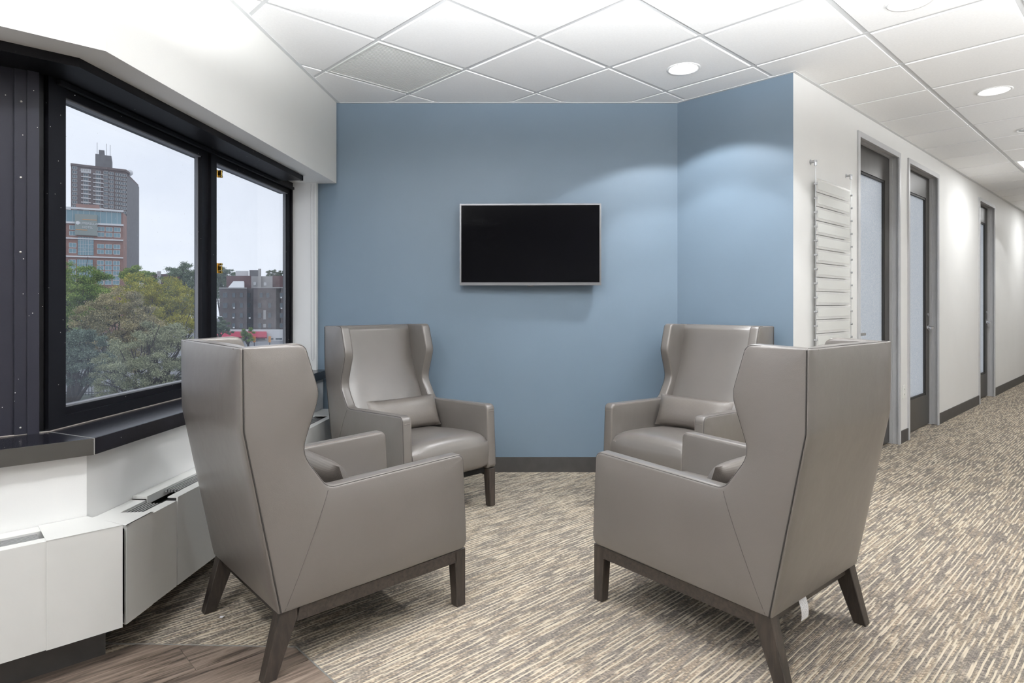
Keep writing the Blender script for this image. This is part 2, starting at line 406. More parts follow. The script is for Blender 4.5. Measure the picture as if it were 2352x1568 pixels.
# ------------------------------------------------------------------ walls
def wall_prism(name, pts, z0, z1, m): return struct(obj(name, prm(pts, z0, z1), m))
B1 = (1.166, BACK_Y)
wall_prism('wall_back', [(-1.548, BACK_Y), B1, (1.25, 4.53), (-1.575, 4.53)], 0, 2.72, 'blue_paint')
d2 = (C0-np.array(B1)); d2 /= np.linalg.norm(d2); n2 = np.array([-d2[1], d2[0]])
wall_prism('wall_angle', [B1, SW(0, -.0012), SW(.10, -.0012), tuple(np.array(B1)+.10*U), (1.25, 4.53)], 0, 2.72, 'blue_paint')
DOORS = [(1.11, 2.142), (2.367, 3.397), (5.235, 6.175)]; DOOR_H = 2.455
bm = bmesh.new(); cur = .0015
for a, b in DOORS + [(S_FAR, S_FAR)]:
    prism(bm, [SW(cur, 0), SW(a, 0), SW(a, -.13), SW(cur, -.13)], 0, 2.72)
    if a < S_FAR: prism(bm, [SW(a, 0), SW(b, 0), SW(b, -.13), SW(a, -.13)], DOOR_H, 2.72)
    cur = b
struct(obj('wall_right', bm, 'white_paint'))
wall_prism('wall_far', [SW(S_FAR, -.13), SW(S_FAR+.1, -.13), SW(S_FAR+.1, W_OPP+.1), SW(S_FAR, W_OPP+.1)], 0, 2.72, 'white_paint')
wall_prism('wall_opposite', [SW(S_REAR, W_OPP), SW(S_FAR, W_OPP), SW(S_FAR, W_OPP+.1), SW(S_REAR, W_OPP+.1)], 0, 2.72, 'white_paint')
wall_prism('wall_rear', [SW(S_REAR, -1.27), SW(S_REAR, W_OPP+.1), SW(S_REAR-.1, W_OPP+.1), SW(S_REAR-.1, -1.27)], 0, 2.72, 'white_paint')
# window walls below the sill, and the boxed-out soffits above
wall_prism('wall_left', stripA(-.09, .205), 0, .668, 'white_paint')
wall_prism('wall_left_near', stripB(-.09, .205), 0, .668, 'white_paint')
wall_prism('trim_1', stripA(-.14, .30), 2.029, 2.72, 'soffit_paint')
wall_prism('trim_2', stripB(-.14, .30), 2.029, 2.72, 'soffit_paint')
wall_prism('trim_3', [PA(0, -.005), PA(0, .168), PA(.03, .168), PA(.03, -.005)], .722, 2.029, 'white_paint')     # far jamb beside the blue wall

def baseboard(name, pts): return struct(obj(name, prm(pts, 0, .105), 'rubber_base'))
baseboard('baseboard_back', [(-1.3, BACK_Y-.008), (B1[0]-.004, BACK_Y-.008), (B1[0]-.004, BACK_Y), (-1.3, BACK_Y)])
n2r = -U
baseboard('baseboard_angle', [tuple(np.array(B1)-.008*U), tuple(C0-.008*U), tuple(C0), B1])
cur = 0.
for i, (a, b) in enumerate(DOORS + [(S_FAR, S_FAR)]):
    baseboard('baseboard_right_%d' % (i+1), [SW(cur, .008), SW(a, .008), SW(a, 0), SW(cur, 0)]); cur = b
baseboard('baseboard_left', stripA(.206, .216, .03)); baseboard('baseboard_left_near', stripB(.22, .30, 3.5))

# ------------------------------------------------------------------ ceiling
ceiling = struct(obj('ceiling', prm(outline, 2.64, 2.72), 'white_paint'))
G, PU, PV = .61, .92, .17
def su(p): return (p[0]-C0[0])*U[0]+(p[1]-C0[1])*U[1]
def sv(p): return (p[0]-C0[0])*V[0]+(p[1]-C0[1])*V[1]
cU, cV = float(C0 @ U), float(C0 @ V)
nAc, nBc = float(NA @ OA)+.30, float(NB @ KB)+.30
def room_polys(poly):
    poly = clip(poly, -V[0], -V[1], -cV-W_OPP); poly = clip(poly, U[0], U[1], cU+S_REAR); poly = clip(poly, -U[0], -U[1], -cU-S_FAR)
    if len(poly) < 3: return []
    if min(sv(p) for p in poly) >= 0: return [poly]
    r0 = clip(clip(poly, -U[0], -U[1], -cU), 0, -1, -BACK_Y)
    r1 = clip(r0, NA[0], NA[1], nAc); r3 = clip(clip(r0, -NA[0], -NA[1], -nAc), NB[0], NB[1], nBc)
    r2 = clip(clip(poly, U[0], U[1], cU), V[0], V[1], cV)
    return [p for p in (r1, r2, r3) if len(p) > 2 and area(p) > 2e-4]
gap, bev = .0125, .006
tile_me = None
def tile_mesh(g2=G/2-gap):
    bm = bmesh.new()
    rings = []
    for k, z in ((g2, 2.612), (g2, 2.604), (g2-bev, 2.598)):
        rings.append([bm.verts.new((x*k, y*k, z)) for x, y in ((-1, -1), (1, -1), (1, 1), (-1, 1))])
    for A, B in zip(rings, rings[1:]):
        for i in range(4): bm.faces.new((A[i], A[(i+1) % 4], B[(i+1) % 4], B[i]))
    bm.faces.new(rings[-1]); bm.faces.new(rings[0])
    bmesh.ops.recalc_face_normals(bm, faces=bm.faces[:])
    me = bpy.data.meshes.new('ceiling_tile'); bm.to_mesh(me); bm.free(); me.materials.append(M['ceiling_tile']); return me
tile_me = tile_mesh()
def cellc(i, j): return (i+.5+PU)*G*U + (j+.5+PV)*G*V
GRILLE = (2, -6); TROFFERS = []
su0, sv0 = cU/G, cV/G
irange = range(int((cU+S_REAR)/G)-2, int((cU+S_FAR)/G)+2); jrange = range(int(nBc/G)-3, int((cV+W_OPP)/G)+2)
def cell_of(p): return (math.floor(float(np.array(p) @ U)/G-PU), math.floor(float(np.array(p) @ V)/G-PV))
for p in ((5.2, 6.42), tuple(C0+8.1*U+.55*V)): TROFFERS.append(cell_of(p))
for i in irange:
    for j in jrange:
        if (i, j) == GRILLE or (i, j) in TROFFERS: continue
        c = cellc(i, j); k = G/2-gap
        full = [tuple(c+a*k*U+b*k*V) for a, b in ((-1, -1), (1, -1), (1, 1), (-1, 1))]
        ps = room_polys(full)
        if not ps: continue
        if abs(sum(area(p) for p in ps)-4*k*k) < 1e-5:
            inst('ceiling_tile', tile_me, ceiling, (c[0], c[1], 0), RZ_U)
        else:
            bm = bmesh.new()
            for p in ps: prism(bm, p, 2.598, 2.612)
            obj('ceiling_tile', bm, 'ceiling_tile', ceiling)
for axis, rg in ((0, irange), (1, jrange)):
    for k in rg:
        c = (k+(PU if axis == 0 else PV))*G
        D, E_ = (U, V) if axis == 0 else (V, U)
        lo, hi = (float(nBc)-2, cV+W_OPP+1) if axis == 0 else (cU+S_REAR-1, cU+S_FAR+1)
        poly = [tuple((c-.012)*D+lo*E_), tuple((c+.012)*D+lo*E_), tuple((c+.012)*D+hi*E_), tuple((c-.012)*D+hi*E_)]
        ps = room_polys(poly)
        if ps:
            bm = bmesh.new()
            for p in ps: prism(bm, p, 2.603 + axis*.0008, 2.616)
            obj('grid_bar', bm, 'grid_metal', ceiling)
# wall angles round the edge
bm = bmesh.new(); prism(bm, stripA(.30, .322), 2.595, 2.604); prism(bm, stripB(.30, .322), 2.595, 2.604)
struct(obj('trim_4', bm, 'grid_metal'))
bm = bmesh.new(); prism(bm, [(-1.21, BACK_Y), (-1.21, BACK_Y-.02), (B1[0]-.01, BACK_Y-.02), B1], 2.595, 2.604)
prism(bm, [B1, (B1[0]-.01, BACK_Y-.02), tuple(C0-.02*U+.02*V), tuple(C0)], 2.595, 2.604)
prism(bm, [tuple(C0), tuple(C0-.02*U+.02*V), SW(S_FAR, .02), SW(S_FAR, 0)], 2.595, 2.604)
struct(obj('trim_5', bm, 'grid_metal'))
# air grille in one cell
c = cellc(*GRILLE)
gr = thing('air_return_grille', 'white linear air grille among plain ceiling tiles beside the window soffit', 'air vent', (c[0], c[1], 2.596), RZ_U)
k = G/2-.013
bm = bmesh.new()
for a in ((-k, k, -k, -k+.012), (-k, k, k-.012, k), (-k, -k+.012, -k+.012, k-.012), (k-.012, k, -k+.012, k-.012)): box(bm, *a, 0, .02)
obj('frame', bm, 'grille_white', gr); obj('backing', bxm(-k+.004, k-.004, -k+.004, k-.004, .014, .018), 'grid_metal', gr)
ns = 34; sl = None
for q in range(ns):
    y = -k+.02+(2*k-.04)*q/(ns-1)
    if sl is None:
        o = obj('slat', bxm(-k+.012, k-.012, -.0058, .0058, .003, .010), 'grille_white', gr); sl = o.data; o.location = (0, y, 0)
    else: inst('slat', sl, gr, (0, y, 0))

# recessed downlights
def spot(name, parent, loc, power, size, blend, rad):
    l = bpy.data.lights.new(name, 'SPOT'); l.energy = power; l.spot_size = math.radians(size); l.spot_blend = blend; l.shadow_soft_size = rad; l.color = (.965, .985, 1.)
    o = bpy.data.objects.new(name, l); o.location = loc; return link(o, parent)
CANS = [((1.033, 3.768), 'round recessed downlight in the ceiling before the angled blue wall', 1.4),
        ((1.865, 2.93), 'round recessed downlight over the corner where the corridor begins', 1.1),
        ((3.207, 4.159), 'round recessed downlight over the corridor before the first door', .55),
        (tuple(C0+6.3*U+.8*V), 'round recessed downlight over the corridor beyond the third door', .6)]
added_cans = [(-.25, 2.05), (.75, 1.15), (-1.35, .75), (1.95, .55), (-1.2, -.8), (-2.9, -1.0), (1.7, -1.3), (-1.6, -2.5), (3.2, 1.9)]  # extra cans out of view, added to lift the room's overall light
CANS += [(p, 'added unseen recessed downlight in the ceiling over the open lounge', k) for p, k in zip(added_cans, (3.2, .8, 7.5, .4, 5., 1., .6, 1., .4))]
for (p, lab, k) in CANS:
    t = thing('downlight', lab, 'ceiling light', (p[0], p[1], 2.598), 0, 'recessed ceiling downlights')
    bm = bmesh.new(); lathe(bm, [(.083, .004), (.083, -.003), (.092, -.006), (.100, -.002), (.100, .004)], 40); obj('trim_ring', bm, 'lamp_trim', t, True)
    bm = bmesh.new(); r = lathe(bm, [(.083, -.0015), (.05, -.003)], 40); bm.faces.new(r[-1][::-1]); obj('lens', bm, 'lamp_lens', t)
    if lab.endswith('open lounge'):
        l = bpy.data.lights.new('fill_bulb', 'AREA'); l.shape = 'DISK'; l.size = .16; l.energy = CAN_ADDED*k; l.color = (.965, .985, 1.)
        link(bpy.data.objects.new('fill_bulb', l), t).location = (0, 0, -.008); continue
    spot('bulb_wide', t, (0, 0, -.02), CAN_WIDE*k, 116, .10, .05); spot('bulb_narrow', t, (0, 0, -.02), CAN_NARROW*k, 88, .22, .05)
# added bowl uplights out of view, put in only to brighten the ceiling
for k, (x, y) in enumerate(((-.55, 1.6), (.95, 1.6), (3.0, 2.1), (-1.9, -.4), (5.2, 3.6))):
    t = thing('fill_pendant', 'added unseen white bowl uplight hanging on a thin rod over the open floor', 'added fill lamp', (x, y, 2.08), 0, 'added bowl uplights')
    bm = bmesh.new(); lathe(bm, [(.02, -.06), (.10, -.05), (.16, -.02), (.185, .03), (.180, .03), (.155, -.015), (.098, -.044), (.02, -.054)], 32); obj('bowl', bm, 'lamp_trim', t, True)
    bm = bmesh.new(); r = lathe(bm, [(.020, -.058), (.019, -.056)], 16); bm.faces.new(r[0]); bm.faces.new(r[-1]); obj('finial', bm, 'satin_metal', t)
    bm = bmesh.new(); tube(bm, [(0, 0, -.05), (0, 0, .518)], .006, 8); obj('rod', bm, 'satin_metal', t)
    bm = bmesh.new(); lathe(bm, [(.05, .518), (.05, .505), (.01, .495)], 20); obj('canopy', bm, 'satin_metal', t, True)
    l = bpy.data.lights.new('fill_bulb', 'SPOT'); l.energy = UPLIGHT_ADDED*(1.35, 1.45, .5, .5, .8)[k]; l.spot_size = math.radians(176); l.spot_blend = .25; l.shadow_soft_size = .05; l.color = (.965, .985, 1.)
    o = bpy.data.objects.new('fill_bulb', l); o.location = (.03, 0, .035); o.rotation_euler = (math.pi, 0, 0); link(o, t)
# louvred can, switched off
t = thing('downlight', 'unlit recessed downlight with chrome louvre over the corridor by the second door', 'ceiling light', (4.20, 5.06, 2.598), 0, 'recessed ceiling downlights')
bm = bmesh.new(); lathe(bm, [(.083, .004), (.083, -.003), (.092, -.006), (.100, -.002), (.100, .004)], 40); obj('trim_ring', bm, 'lamp_trim', t, True)
bm = bmesh.new(); r = lathe(bm, [(.083, -.001), (.06, .0005), (.03, .001)], 40); bm.faces.new(r[-1][::-1]); obj('reflector', bm, 'satin_metal', t, True)
for q in range(4):
    bm = bxm(-.08, .08, -.002, .002, -.004, .0005); o = obj('louvre_blade', bm, 'satin_metal', t); o.rotation_euler = (0, 0, q*math.pi/4)
for cc, lab in zip(TROFFERS, ('square lit ceiling panel over the corridor past the second door', 'square lit ceiling panel far down the corridor')):
    c = cellc(*cc); t = thing('ceiling_panel_light', lab, 'ceiling light', (c[0], c[1], 2.598), RZ_U)
    bm = bmesh.new()
    for a in ((-.29, .29, -.29, -.27), (-.29, .29, .27, .29), (-.29, -.27, -.27, .27), (.27, .29, -.27, .27)): box(bm, *a, -.002, .02)
    obj('frame', bm, 'lamp_trim', t); obj('diffuser', bxm(-.27, .27, -.27, .27, .002, .006), 'lamp_lens', t)
    l = bpy.data.lights.new('tube', 'AREA'); l.energy = TROFFER; l.size = .5; l.color = (.965, .985, 1.)
    link(bpy.data.objects.new('tube', l), t).location = (0, 0, -.006)

# ------------------------------------------------------------------ windows
def win_part(win, name, pts, z0, z1, m): return obj(name, prm(pts, z0, z1), m, win)
def qa(t0, t1, n0, n1): return [PA(t0, n0), PA(t1, n0), PA(t1, n1), PA(t0, n1)]
def qb(t0, t1, n0, n1): return [PB(t0, n0), PB(t1, n0), PB(t1, n1), PB(t0, n1)]
w1 = holder('window_1')
Z0, Z1, ZS, ZH = .794, 1.950, .722, 2.029
tR0, tR1, tM0, tM1, tL0, tL1 = .03, .07, tA_px(495, -.012), 1.157, tA_px(150, -.012), 2.174
win_part(w1, 'corner_stile', [PA(tL0+.012, -.10), PA(tL0+.012, 0.), KK(0), KK(-.10)], ZS, ZH, 'black_frame')
win_part(w1, 'mullion', qa(1.045, 1.10, -.06, .004), ZS, ZH, 'black_frame')
win_part(w1, 'jamb_stile', qa(tR0, tR0+.018, -.055, 0.), ZS, ZH, 'black_frame')
win_part(w1, 'bottom_rail', qa(tR0+.018, tL0+.012, -.10, 0.), ZS, ZS+.045, 'black_frame')
win_part(w1, 'head_rail', qa(tR0+.018, tL0+.012, -.10, 0.), 1.985, ZH, 'black_frame')
win_part(w1, 'head_moulding', qa(tR0+.018, 2.14, 0., .018), 1.978, 1.995, 'black_frame')
for nm, t0, t1, a, b in (('sash', 1.10, tL0+.012, tM1, tL0), ('sash', tR0+.018, 1.045, tR1, tM0)):
    n1 = -.012
    bm = bmesh.new()
    prism(bm, qa(t0, a, -.055, n1), Z0-.02, Z1+.02); prism(bm, qa(b, t1, -.055, n1), Z0-.02, Z1+.02)
    prism(bm, qa(t0, t1, -.085, n1), ZS+.045, Z0); prism(bm, qa(t0, t1, -.085, n1), Z1, 1.985)
    sash = obj(nm, bm, 'black_frame', w1)
    bm = bmesh.new()
    for q, z0, z1 in ((qa(a, a+.004, -.05, -.034), Z0, Z1), (qa(b-.004, b, -.05, -.034), Z0, Z1), (qa(a, b, -.05, -.02), Z0, Z0+.006), (qa(a, b, -.05, -.02), Z1-.005, Z1)): prism(bm, q, z0, z1)
    obj('glazing_bead', bm, 'bead_grey', sash)
    obj('pane', prm(qa(a-.004, b+.004, -.046, -.042), Z0-.004, Z1+.004), 'window_glass', sash)
# black head trim under the soffit
win_part(w1, 'head_trim', [PA(.27, 0), PA(.27, .168), KK(.168), KK(0)], 1.997, 2.029, 'black_frame')
win_part(w1, 'screw_plate', qa(.27, .275, .150, .17), 1.995, 2.03, 'black_plastic')
# brass latches on the centre stile
for zz, hh, nm in ((1.176+(700-617)/FPX*3.45, .055, 'latch'), (1.176+(700-403)/FPX*3.45, .040, 'latch')):
    t_ = 1.012
    c = PA(t_, -.010); bm = bmesh.new()
    prism(bm, qa(t_-.012, t_+.010, -.012, -.006), zz-hh/2, zz+hh/2)
    prism(bm, qa(t_-.006, t_+.006, -.006, .016), zz-.012, zz+.012)
    prism(bm, qa(t_-.016, t_-.002, -.004, .012), zz+hh/2-.012, zz+hh/2); prism(bm, qa(t_-.016, t_-.002, -.004, .012), zz-hh/2, zz-hh/2+.012)
    bmesh.ops.bevel(bm, geom=bm.edges[:], offset=.0015, segments=1, affect='EDGES')
    obj(nm, bm, 'brass', w1)
for zz in (1.985, 1.968):
    for t_ in (1.075, 2.05):
        bm = bmesh.new(); c = PA(t_, .0); bmesh.ops.create_uvsphere(bm, u_segments=8, v_segments=6, radius=.0025, matrix=Matrix.Translation((c[0], c[1], zz))); obj('rivet', bm, 'chrome', w1)
# the second window, round the bay's corner
w2 = holder('window_2')
win_part(w2, 'corner_post', [KK(-.10), KK(-.028), PB(.028, -.028), PB(.028, -.10)], ZS, ZH, 'black_frame')
win_part(w2, 'cover_strip', qb(.028, .062, -.10, .012), ZS, ZH, 'slate_frame')
win_part(w2, 'post', qb(.062, .097, -.10, .006), ZS, ZH, 'slate_frame')
win_part(w2, 'stile', qb(.097, .27, -.10, -.004), ZS, ZH, 'slate_frame')
win_part(w2, 'bottom_rail', qb(.27, B_END, -.10, -.004), ZS, Z0, 'slate_frame')
win_part(w2, 'head_rail', qb(.27, B_END, -.10, -.004), Z1, ZH, 'slate_frame')
for a in (1.28, 2.5, B_END-.09): win_part(w2, 'mullion', qb(a, a+.09, -.10, -.004), Z0, Z1, 'slate_frame')
for a, b in ((.27, 1.28), (1.37, 2.5), (2.59, B_END-.09)): win_part(w2, 'pane', qb(a, b, -.046, -.042), Z0, Z1, 'window_glass')
win_part(w2, 'head_trim', [KK(0), KK(.168), PB(B_END, .168), PB(B_END, 0)], 1.997, 2.029, 'black_frame')
for (t_, z_) in ((.078, 1.885), (.079, 1.62), (.08, .748), (.08, 1.36)):
    bm = bmesh.new(); c = PB(t_, .006); bmesh.ops.create_uvsphere(bm, u_segments=8, v_segments=6, radius=.004, matrix=Matrix.Translation((c[0], c[1], z_))); obj('screw', bm, 'strip_metal', w2)
# sill
s1 = struct(obj('trim_6', prm(stripA(0, .238), .668, .722), 'black_sill'))
obj('front_edge', prm([PA(0, .238), PA(0, .242), KK(.242), KK(.238)], .666, .7215), 'black_sill', s1)
s2 = struct(obj('trim_7', prm(stripB(0, .238), .668, .722), 'black_sill'))
obj('front_edge', prm([KK(.238), KK(.242), PB(B_END, .242), PB(B_END, .238)], .666, .7215), 'sill_edge', s2)
bm = bmesh.new(); a, b = np.array(KK(.244)), np.array(KK(0.))
tube(bm, [(a[0], a[1], .667), (a[0], a[1], .7222)], .0016, 6); tube(bm, [(a[0], a[1], .7222), (b[0], b[1], .7222)], .0010, 6)
obj('mitre_joint', bm, 'strip_metal', s1)
bm = bmesh.new(); p0, p1, p2 = PA(.05, .004), KK(.004), PB(B_END-.2, .004)
tube(bm, [(*p0, .723), (*p1, .723), (*p2, .723)], .0028, 6); obj('caulk_line', bm, 'seam_light', s1)

# roller blind bead chain hanging by the far jamb
bc = thing('blind_chain', 'thin beaded roller blind chain hanging in front of the white window jamb', 'blind chain', (*PA(.045, .145), 0))
def cp(n, z): p = PA(.045, n); q = PA(.045, .145); return (p[0]-q[0], p[1]-q[1], z)
bm = bmesh.new(); pts = [cp(.135, 2.02)] + [cp(.135, 2.02-.1*i) for i in range(1, 12)] + [cp(.138, .80), cp(.146, .788), cp(.156, .80)] + [cp(.157, .9+.1*i) for i in range(0, 12)]
tube(bm, pts, .0016, 6); obj('cord', bm, 'chain', bc)
bead = None
for k, n_ in enumerate((.135, .157)):
    bm = bmesh.new()
    for i in range(120): c_ = cp(n_, 2.01-i*.01); bmesh.ops.create_icosphere(bm, subdivisions=1, radius=.0026, matrix=Matrix.Translation(c_))
    o = obj('bead_string', bm, 'chain', bc); o['kind'] = 'stuff'

# ------------------------------------------------------------------ convector covers
ZT, ZB, NF, NW = .449, .115, .385, .207
def cover(name, label, quad, segs, fillers, end_t):
    """quad(t0,t1,n0,n1)->4 plan points; segs = list of (t0,t1,lift) covers; fillers = (t0,t1)"""
    t = thing(name, label, 'heater cover', (0, 0, 0))
    for (a, b, dz) in segs:
        obj('front_panel', prm(quad(a, b, NF-.006, NF), ZB, ZT-.004+dz), 'cover_paint', t)
        obj('back_strip', prm(quad(a, b, NW, .262), ZT-.010+dz, ZT+dz), 'cover_paint', t)
        obj('front_strip', prm(quad(a, b, .345, NF), ZT-.004+dz, ZT+dz), 'cover_paint', t)
        obj('back_lip', prm(quad(a, b, .262, .265), ZT-.030+dz, ZT+dz), 'cover_paint', t)
        obj('bottom_lip', prm(quad(a, b, NF-.05, NF-.006), ZB, ZB+.004), 'cover_paint', t)
    a0, b0 = segs[0][0], segs[-1][1]
    obj('core', prm(quad(a0+.02, b0-.02, NW+.01, NF-.02), ZB+.02, ZT-.05), 'cover_dark', t)
    return t
tc1 = tA_px(407, NF); tc2 = tA_px(347, NF)
tcr = float((np.array(KK(NF))-OA) @ DA)-.012
def qA(t0, t1, n0, n1):
    if t1 < tcr-.03: return qa(t0, t1, n0, n1)
    g_ = t1-tcr-.012
    return [PA(t0, n0), tuple(np.array(KK(n0))+g_*DA), tuple(np.array(KK(n1))+g_*DA), PA(t0, n1)]
def slats(t, quad, a, b, dz):
    for q in range(6): obj('slat', prm(quad(a, b, .269+q*.0125, .2735+q*.0125), ZT-.016+dz, ZT-.005+dz), 'slat_grey', t)
cA1 = cover('convector_cover', 'white metal heater cover section at the bay corner with an open mitred gap', qA, [(tc1+.004, tcr, -.012)], None, 0)
slats(cA1, qA, tc1+.02, tc2+.10, -.012)
bm = bmesh.new(); aA = tc2
prism(bm, [PA(aA, NF), PA(aA, NF+.005), tuple(np.array(KK(NF+.005))-.012*DA), tuple(np.array(KK(NF))-.012*DA)], ZB+.002, ZT-.004)
prism(bm, [PA(aA+.02, NW+.03), PA(aA-.005, NF+.005), tuple(np.array(KK(NF+.005))-.012*DA), tuple(np.array(KK(NW+.012))-.012*DA)], ZT-.011, ZT-.004)
obj('corner_filler', bm, 'cover_paint', cA1)
cA2 = cover('convector_cover', 'white metal heater cover section with raised end behind the window armchairs', qA, [(.02, tc1-.004, 0.)], None, 0)
slats(cA2, qA, .35, tc1-.11, 0.)
obj('end_filler', prm(qA(.02, .30, .262, NF+.005), ZT-.003, ZT+.003), 'cover_paint', cA2)
tbc = float((np.array(KK(NF))-KB) @ DB)
def qB(t0, t1, n0, n1):
    if t0 > tbc+.05: return qb(t0, t1, n0, n1)
    g_ = t0-tbc
    return [tuple(np.array(KK(n0))+g_*DB), PB(t1, n0), PB(t1, n1), tuple(np.array(KK(n1))+g_*DB)]
cB = cover('convector_cover', 'white metal heater cover below the black sill over the wood planks', qB, [(tbc+.004, 2.4, 0.)], None, 0)
slats(cB, qB, tbc+.215, 2.38, 0.)
bm = bmesh.new()
prism(bm, [PB(tbc+.002, NF), PB(tbc+.002, NF+.005), PB(tbc+.205, NF+.005), PB(tbc+.205, NF)], ZB, ZT+.002)
prism(bm, [KK(NW), PB(tbc+.002, NF+.005), PB(tbc+.205, NF+.005), PB(tbc+.205, NW)], ZT, ZT+.003)
obj('corner_filler', bm, 'cover_paint', cB)

# ------------------------------------------------------------------ doors on the corridor wall
def sw3(s, w, z): p = SW(s, w); return (p[0], p[1], z)
def qs(s0, s1, w0, w1): return [SW(s0, w0), SW(s1, w0), SW(s1, w1), SW(s0, w1)]
for di, (a, b) in enumerate(DOORS):
    d = holder('door_%d' % (di+1))
    bm = bmesh.new(); fw = .042
    for w0, w1, f in ((0., .012, fw), (-.045, 0., .020), (-.13, -.045, .034)):
        prism(bm, qs(a, a+f, w0, w1), 0, DOOR_H); prism(bm, qs(b-f, b, w0, w1), 0, DOOR_H); prism(bm, qs(a+f, b-f, w0, w1), DOOR_H-f, DOOR_H)
    obj('frame', bm, 'grey_frame', d)
    l0, l1, dw0, dw1 = a+.040, b-.040, -.110, -.066; zt = DOOR_H-.040; g0, g1, gz0, gz1 = l0+.115, l1-.115, .30, zt-.20
    for nm, p, z0, z1 in (('stile', qs(l0, g0, dw0, dw1), .012, zt), ('stile', qs(g1, l1, dw0, dw1), .012, zt), ('top_rail', qs(g0, g1, dw0, dw1), gz1, zt), ('bottom_rail', qs(g0, g1, dw0, dw1), .012, gz0)):
        obj(nm, prm(p, z0, z1), 'door_wood', d)
    obj('glass', prm(qs(g0, g1, -.092, -.086), gz0, gz1), 'frosted_glass', d)
    bm = bmesh.new(); k = .018
    for p, z0, z1 in ((qs(g0, g0+k, -.10, -.072), gz0, gz1), (qs(g1-k, g1, -.10, -.072), gz0, gz1), (qs(g0, g1, -.10, -.072), gz0, gz0+k), (qs(g0, g1, -.10, -.072), gz1-k, gz1)): prism(bm, p, z0, z1)
    obj('glazing_stop', bm, 'cover_dark', d)
    hs, hz = (l0+.062, .955) if di == 0 else (l1-.062, .955)
    bm = bmesh.new()
    tube(bm, [sw3(hs, dw1, hz), sw3(hs, dw1+.012, hz)], .033, 20); tube(bm, [sw3(hs, dw1+.012, hz), sw3(hs, dw1+.055, hz)], .012, 14)
    rose = obj('lever_handle', bm, 'chrome', d, True, angle=35)
    bm = bmesh.new(); prism(bm, qs(hs-.014, hs+.125, dw1+.046, dw1+.058) if di == 0 else qs(hs-.125, hs+.014, dw1+.046, dw1+.058), hz-.011, hz+.009); bmesh.ops.bevel(bm, geom=bm.edges[:], offset=.002, segments=2, affect='EDGES')
    obj('lever', bm, 'chrome', rose)
    bm = bmesh.new(); tube(bm, [sw3(hs, dw1, hz+.125), sw3(hs, dw1+.008, hz+.125)], .016, 18); obj('lock_cylinder', bm, 'satin_metal', d, True, angle=35)
# power socket between the doors
o3 = SW(2.255, .0)
ot = thing('wall_outlet', 'white duplex wall outlet between the first two corridor doors', 'outlet', (o3[0], o3[1], .43), RZ_U)
obj('plate', rbox(-.035, .035, -.006, 0, -.058, .058, .003), 'outlet_white', ot)
for z in (-.022, .022):
    sk = obj('socket', rbox(-.016, .016, -.009, -.005, z-.014, z+.014, .003), 'outlet_white', ot)
    for x in (-.006, .006): obj('slot', bxm(x-.001, x+.001, -.0095, -.0085, z-.004, z+.006), 'black_plastic', sk)

# ------------------------------------------------------------------ cable-hung name strips
sg = thing('wall_directory', 'cable-hung directory of pale blank strips on the white wall beside the first door', 'wall sign', (*SW(0, 0), 0), RZ_U)
S0, S1, OFF = .262, .895, -.031        # local x = along the wall, local -y = into the room
for s in (S0, S1):
    bm = bmesh.new(); tube(bm, [(s, OFF, 2.08), (s, OFF, .55)], .0016, 8); obj('cable', bm, 'satin_metal', sg)
    for z, dn in ((2.09, 1), (.55, -1)):
        bm = bmesh.new(); tube(bm, [(s, 0, z), (s, -.003, z)], .016, 16); tube(bm, [(s, -.003, z), (s, OFF-.008, z)], .0085, 14)
        tube(bm, [(s, OFF, z+.008*dn), (s, OFF, z-.028*dn)], .0085, 14); obj('cable_bracket', bm, 'satin_metal', sg, True, angle=40)
strip = ins = cl = None
for q in range(15):
    z = 1.947-q*.0905
    if strip is None:
        p = obj('name_strip', rbox(S0+.012, S1-.012, OFF-.0015, OFF+.0015, -.0485, .0375, .0006, 1), 'acrylic', sg); strip = p.data
        i_ = obj('insert', bxm(S0+.034, S1-.03, OFF-.0024, OFF-.0016, -.032, .024), 'sign_insert', p); ins = i_.data
        bm = bmesh.new(); tube(bm, [(0, OFF+.010, 0), (0, OFF-.012, 0)], .0065, 12); c_ = obj('cable_clip', bm, 'satin_metal', sg, True, angle=40); cl = c_.data
        c_.location = (S0+.004, 0, z); inst('cable_clip', cl, sg, (S1-.004, 0, z)); p.location = (0, 0, z)
    else:
        p = inst('name_strip', strip, sg, (0, 0, z)); inst('insert', ins, p)
        inst('cable_clip', cl, sg, (S0+.004, 0, z)); inst('cable_clip', cl, sg, (S1-.004, 0, z))

# ------------------------------------------------------------------ television
tv = thing('television', 'flat black television with silver bezel mounted on the blue wall', 'television', (.126, 4.325, 1.592), math.radians(-1.2))
hw, hh = .487, .281
bm = bmesh.new()
for a in ((-hw, hw, -hh, -hh+.020), (-hw, hw, hh-.011, hh), (-hw, -hw+.011, -hh+.020, hh-.011), (hw-.011, hw, -hh+.020, hh-.011)): box(bm, a[0], a[1], -.018, .012, a[2], a[3])
obj('bezel', bm, 'tv_bezel', tv)
obj('screen', bxm(-hw+.010, hw-.010, -.013, -.010, -hh+.018, hh-.010), 'tv_screen', tv)
obj('back_shell', rbox(-hw+.003, hw-.003, .0, .045, -hh+.003, hh-.003, .012, 3), 'black_plastic', tv)
bm = bmesh.new(); bmesh.ops.create_uvsphere(bm, u_segments=20, v_segments=10, radius=1, matrix=Matrix.Translation((0, -.006, -hh-.001)) @ Matrix.Diagonal((.026, .010, .009, 1)))
obj('remote_sensor', bm, 'tv_bezel', tv, True)
obj('wall_mount', bxm(-.12, .12, .045, .083, -.10, .10), 'black_plastic', tv)

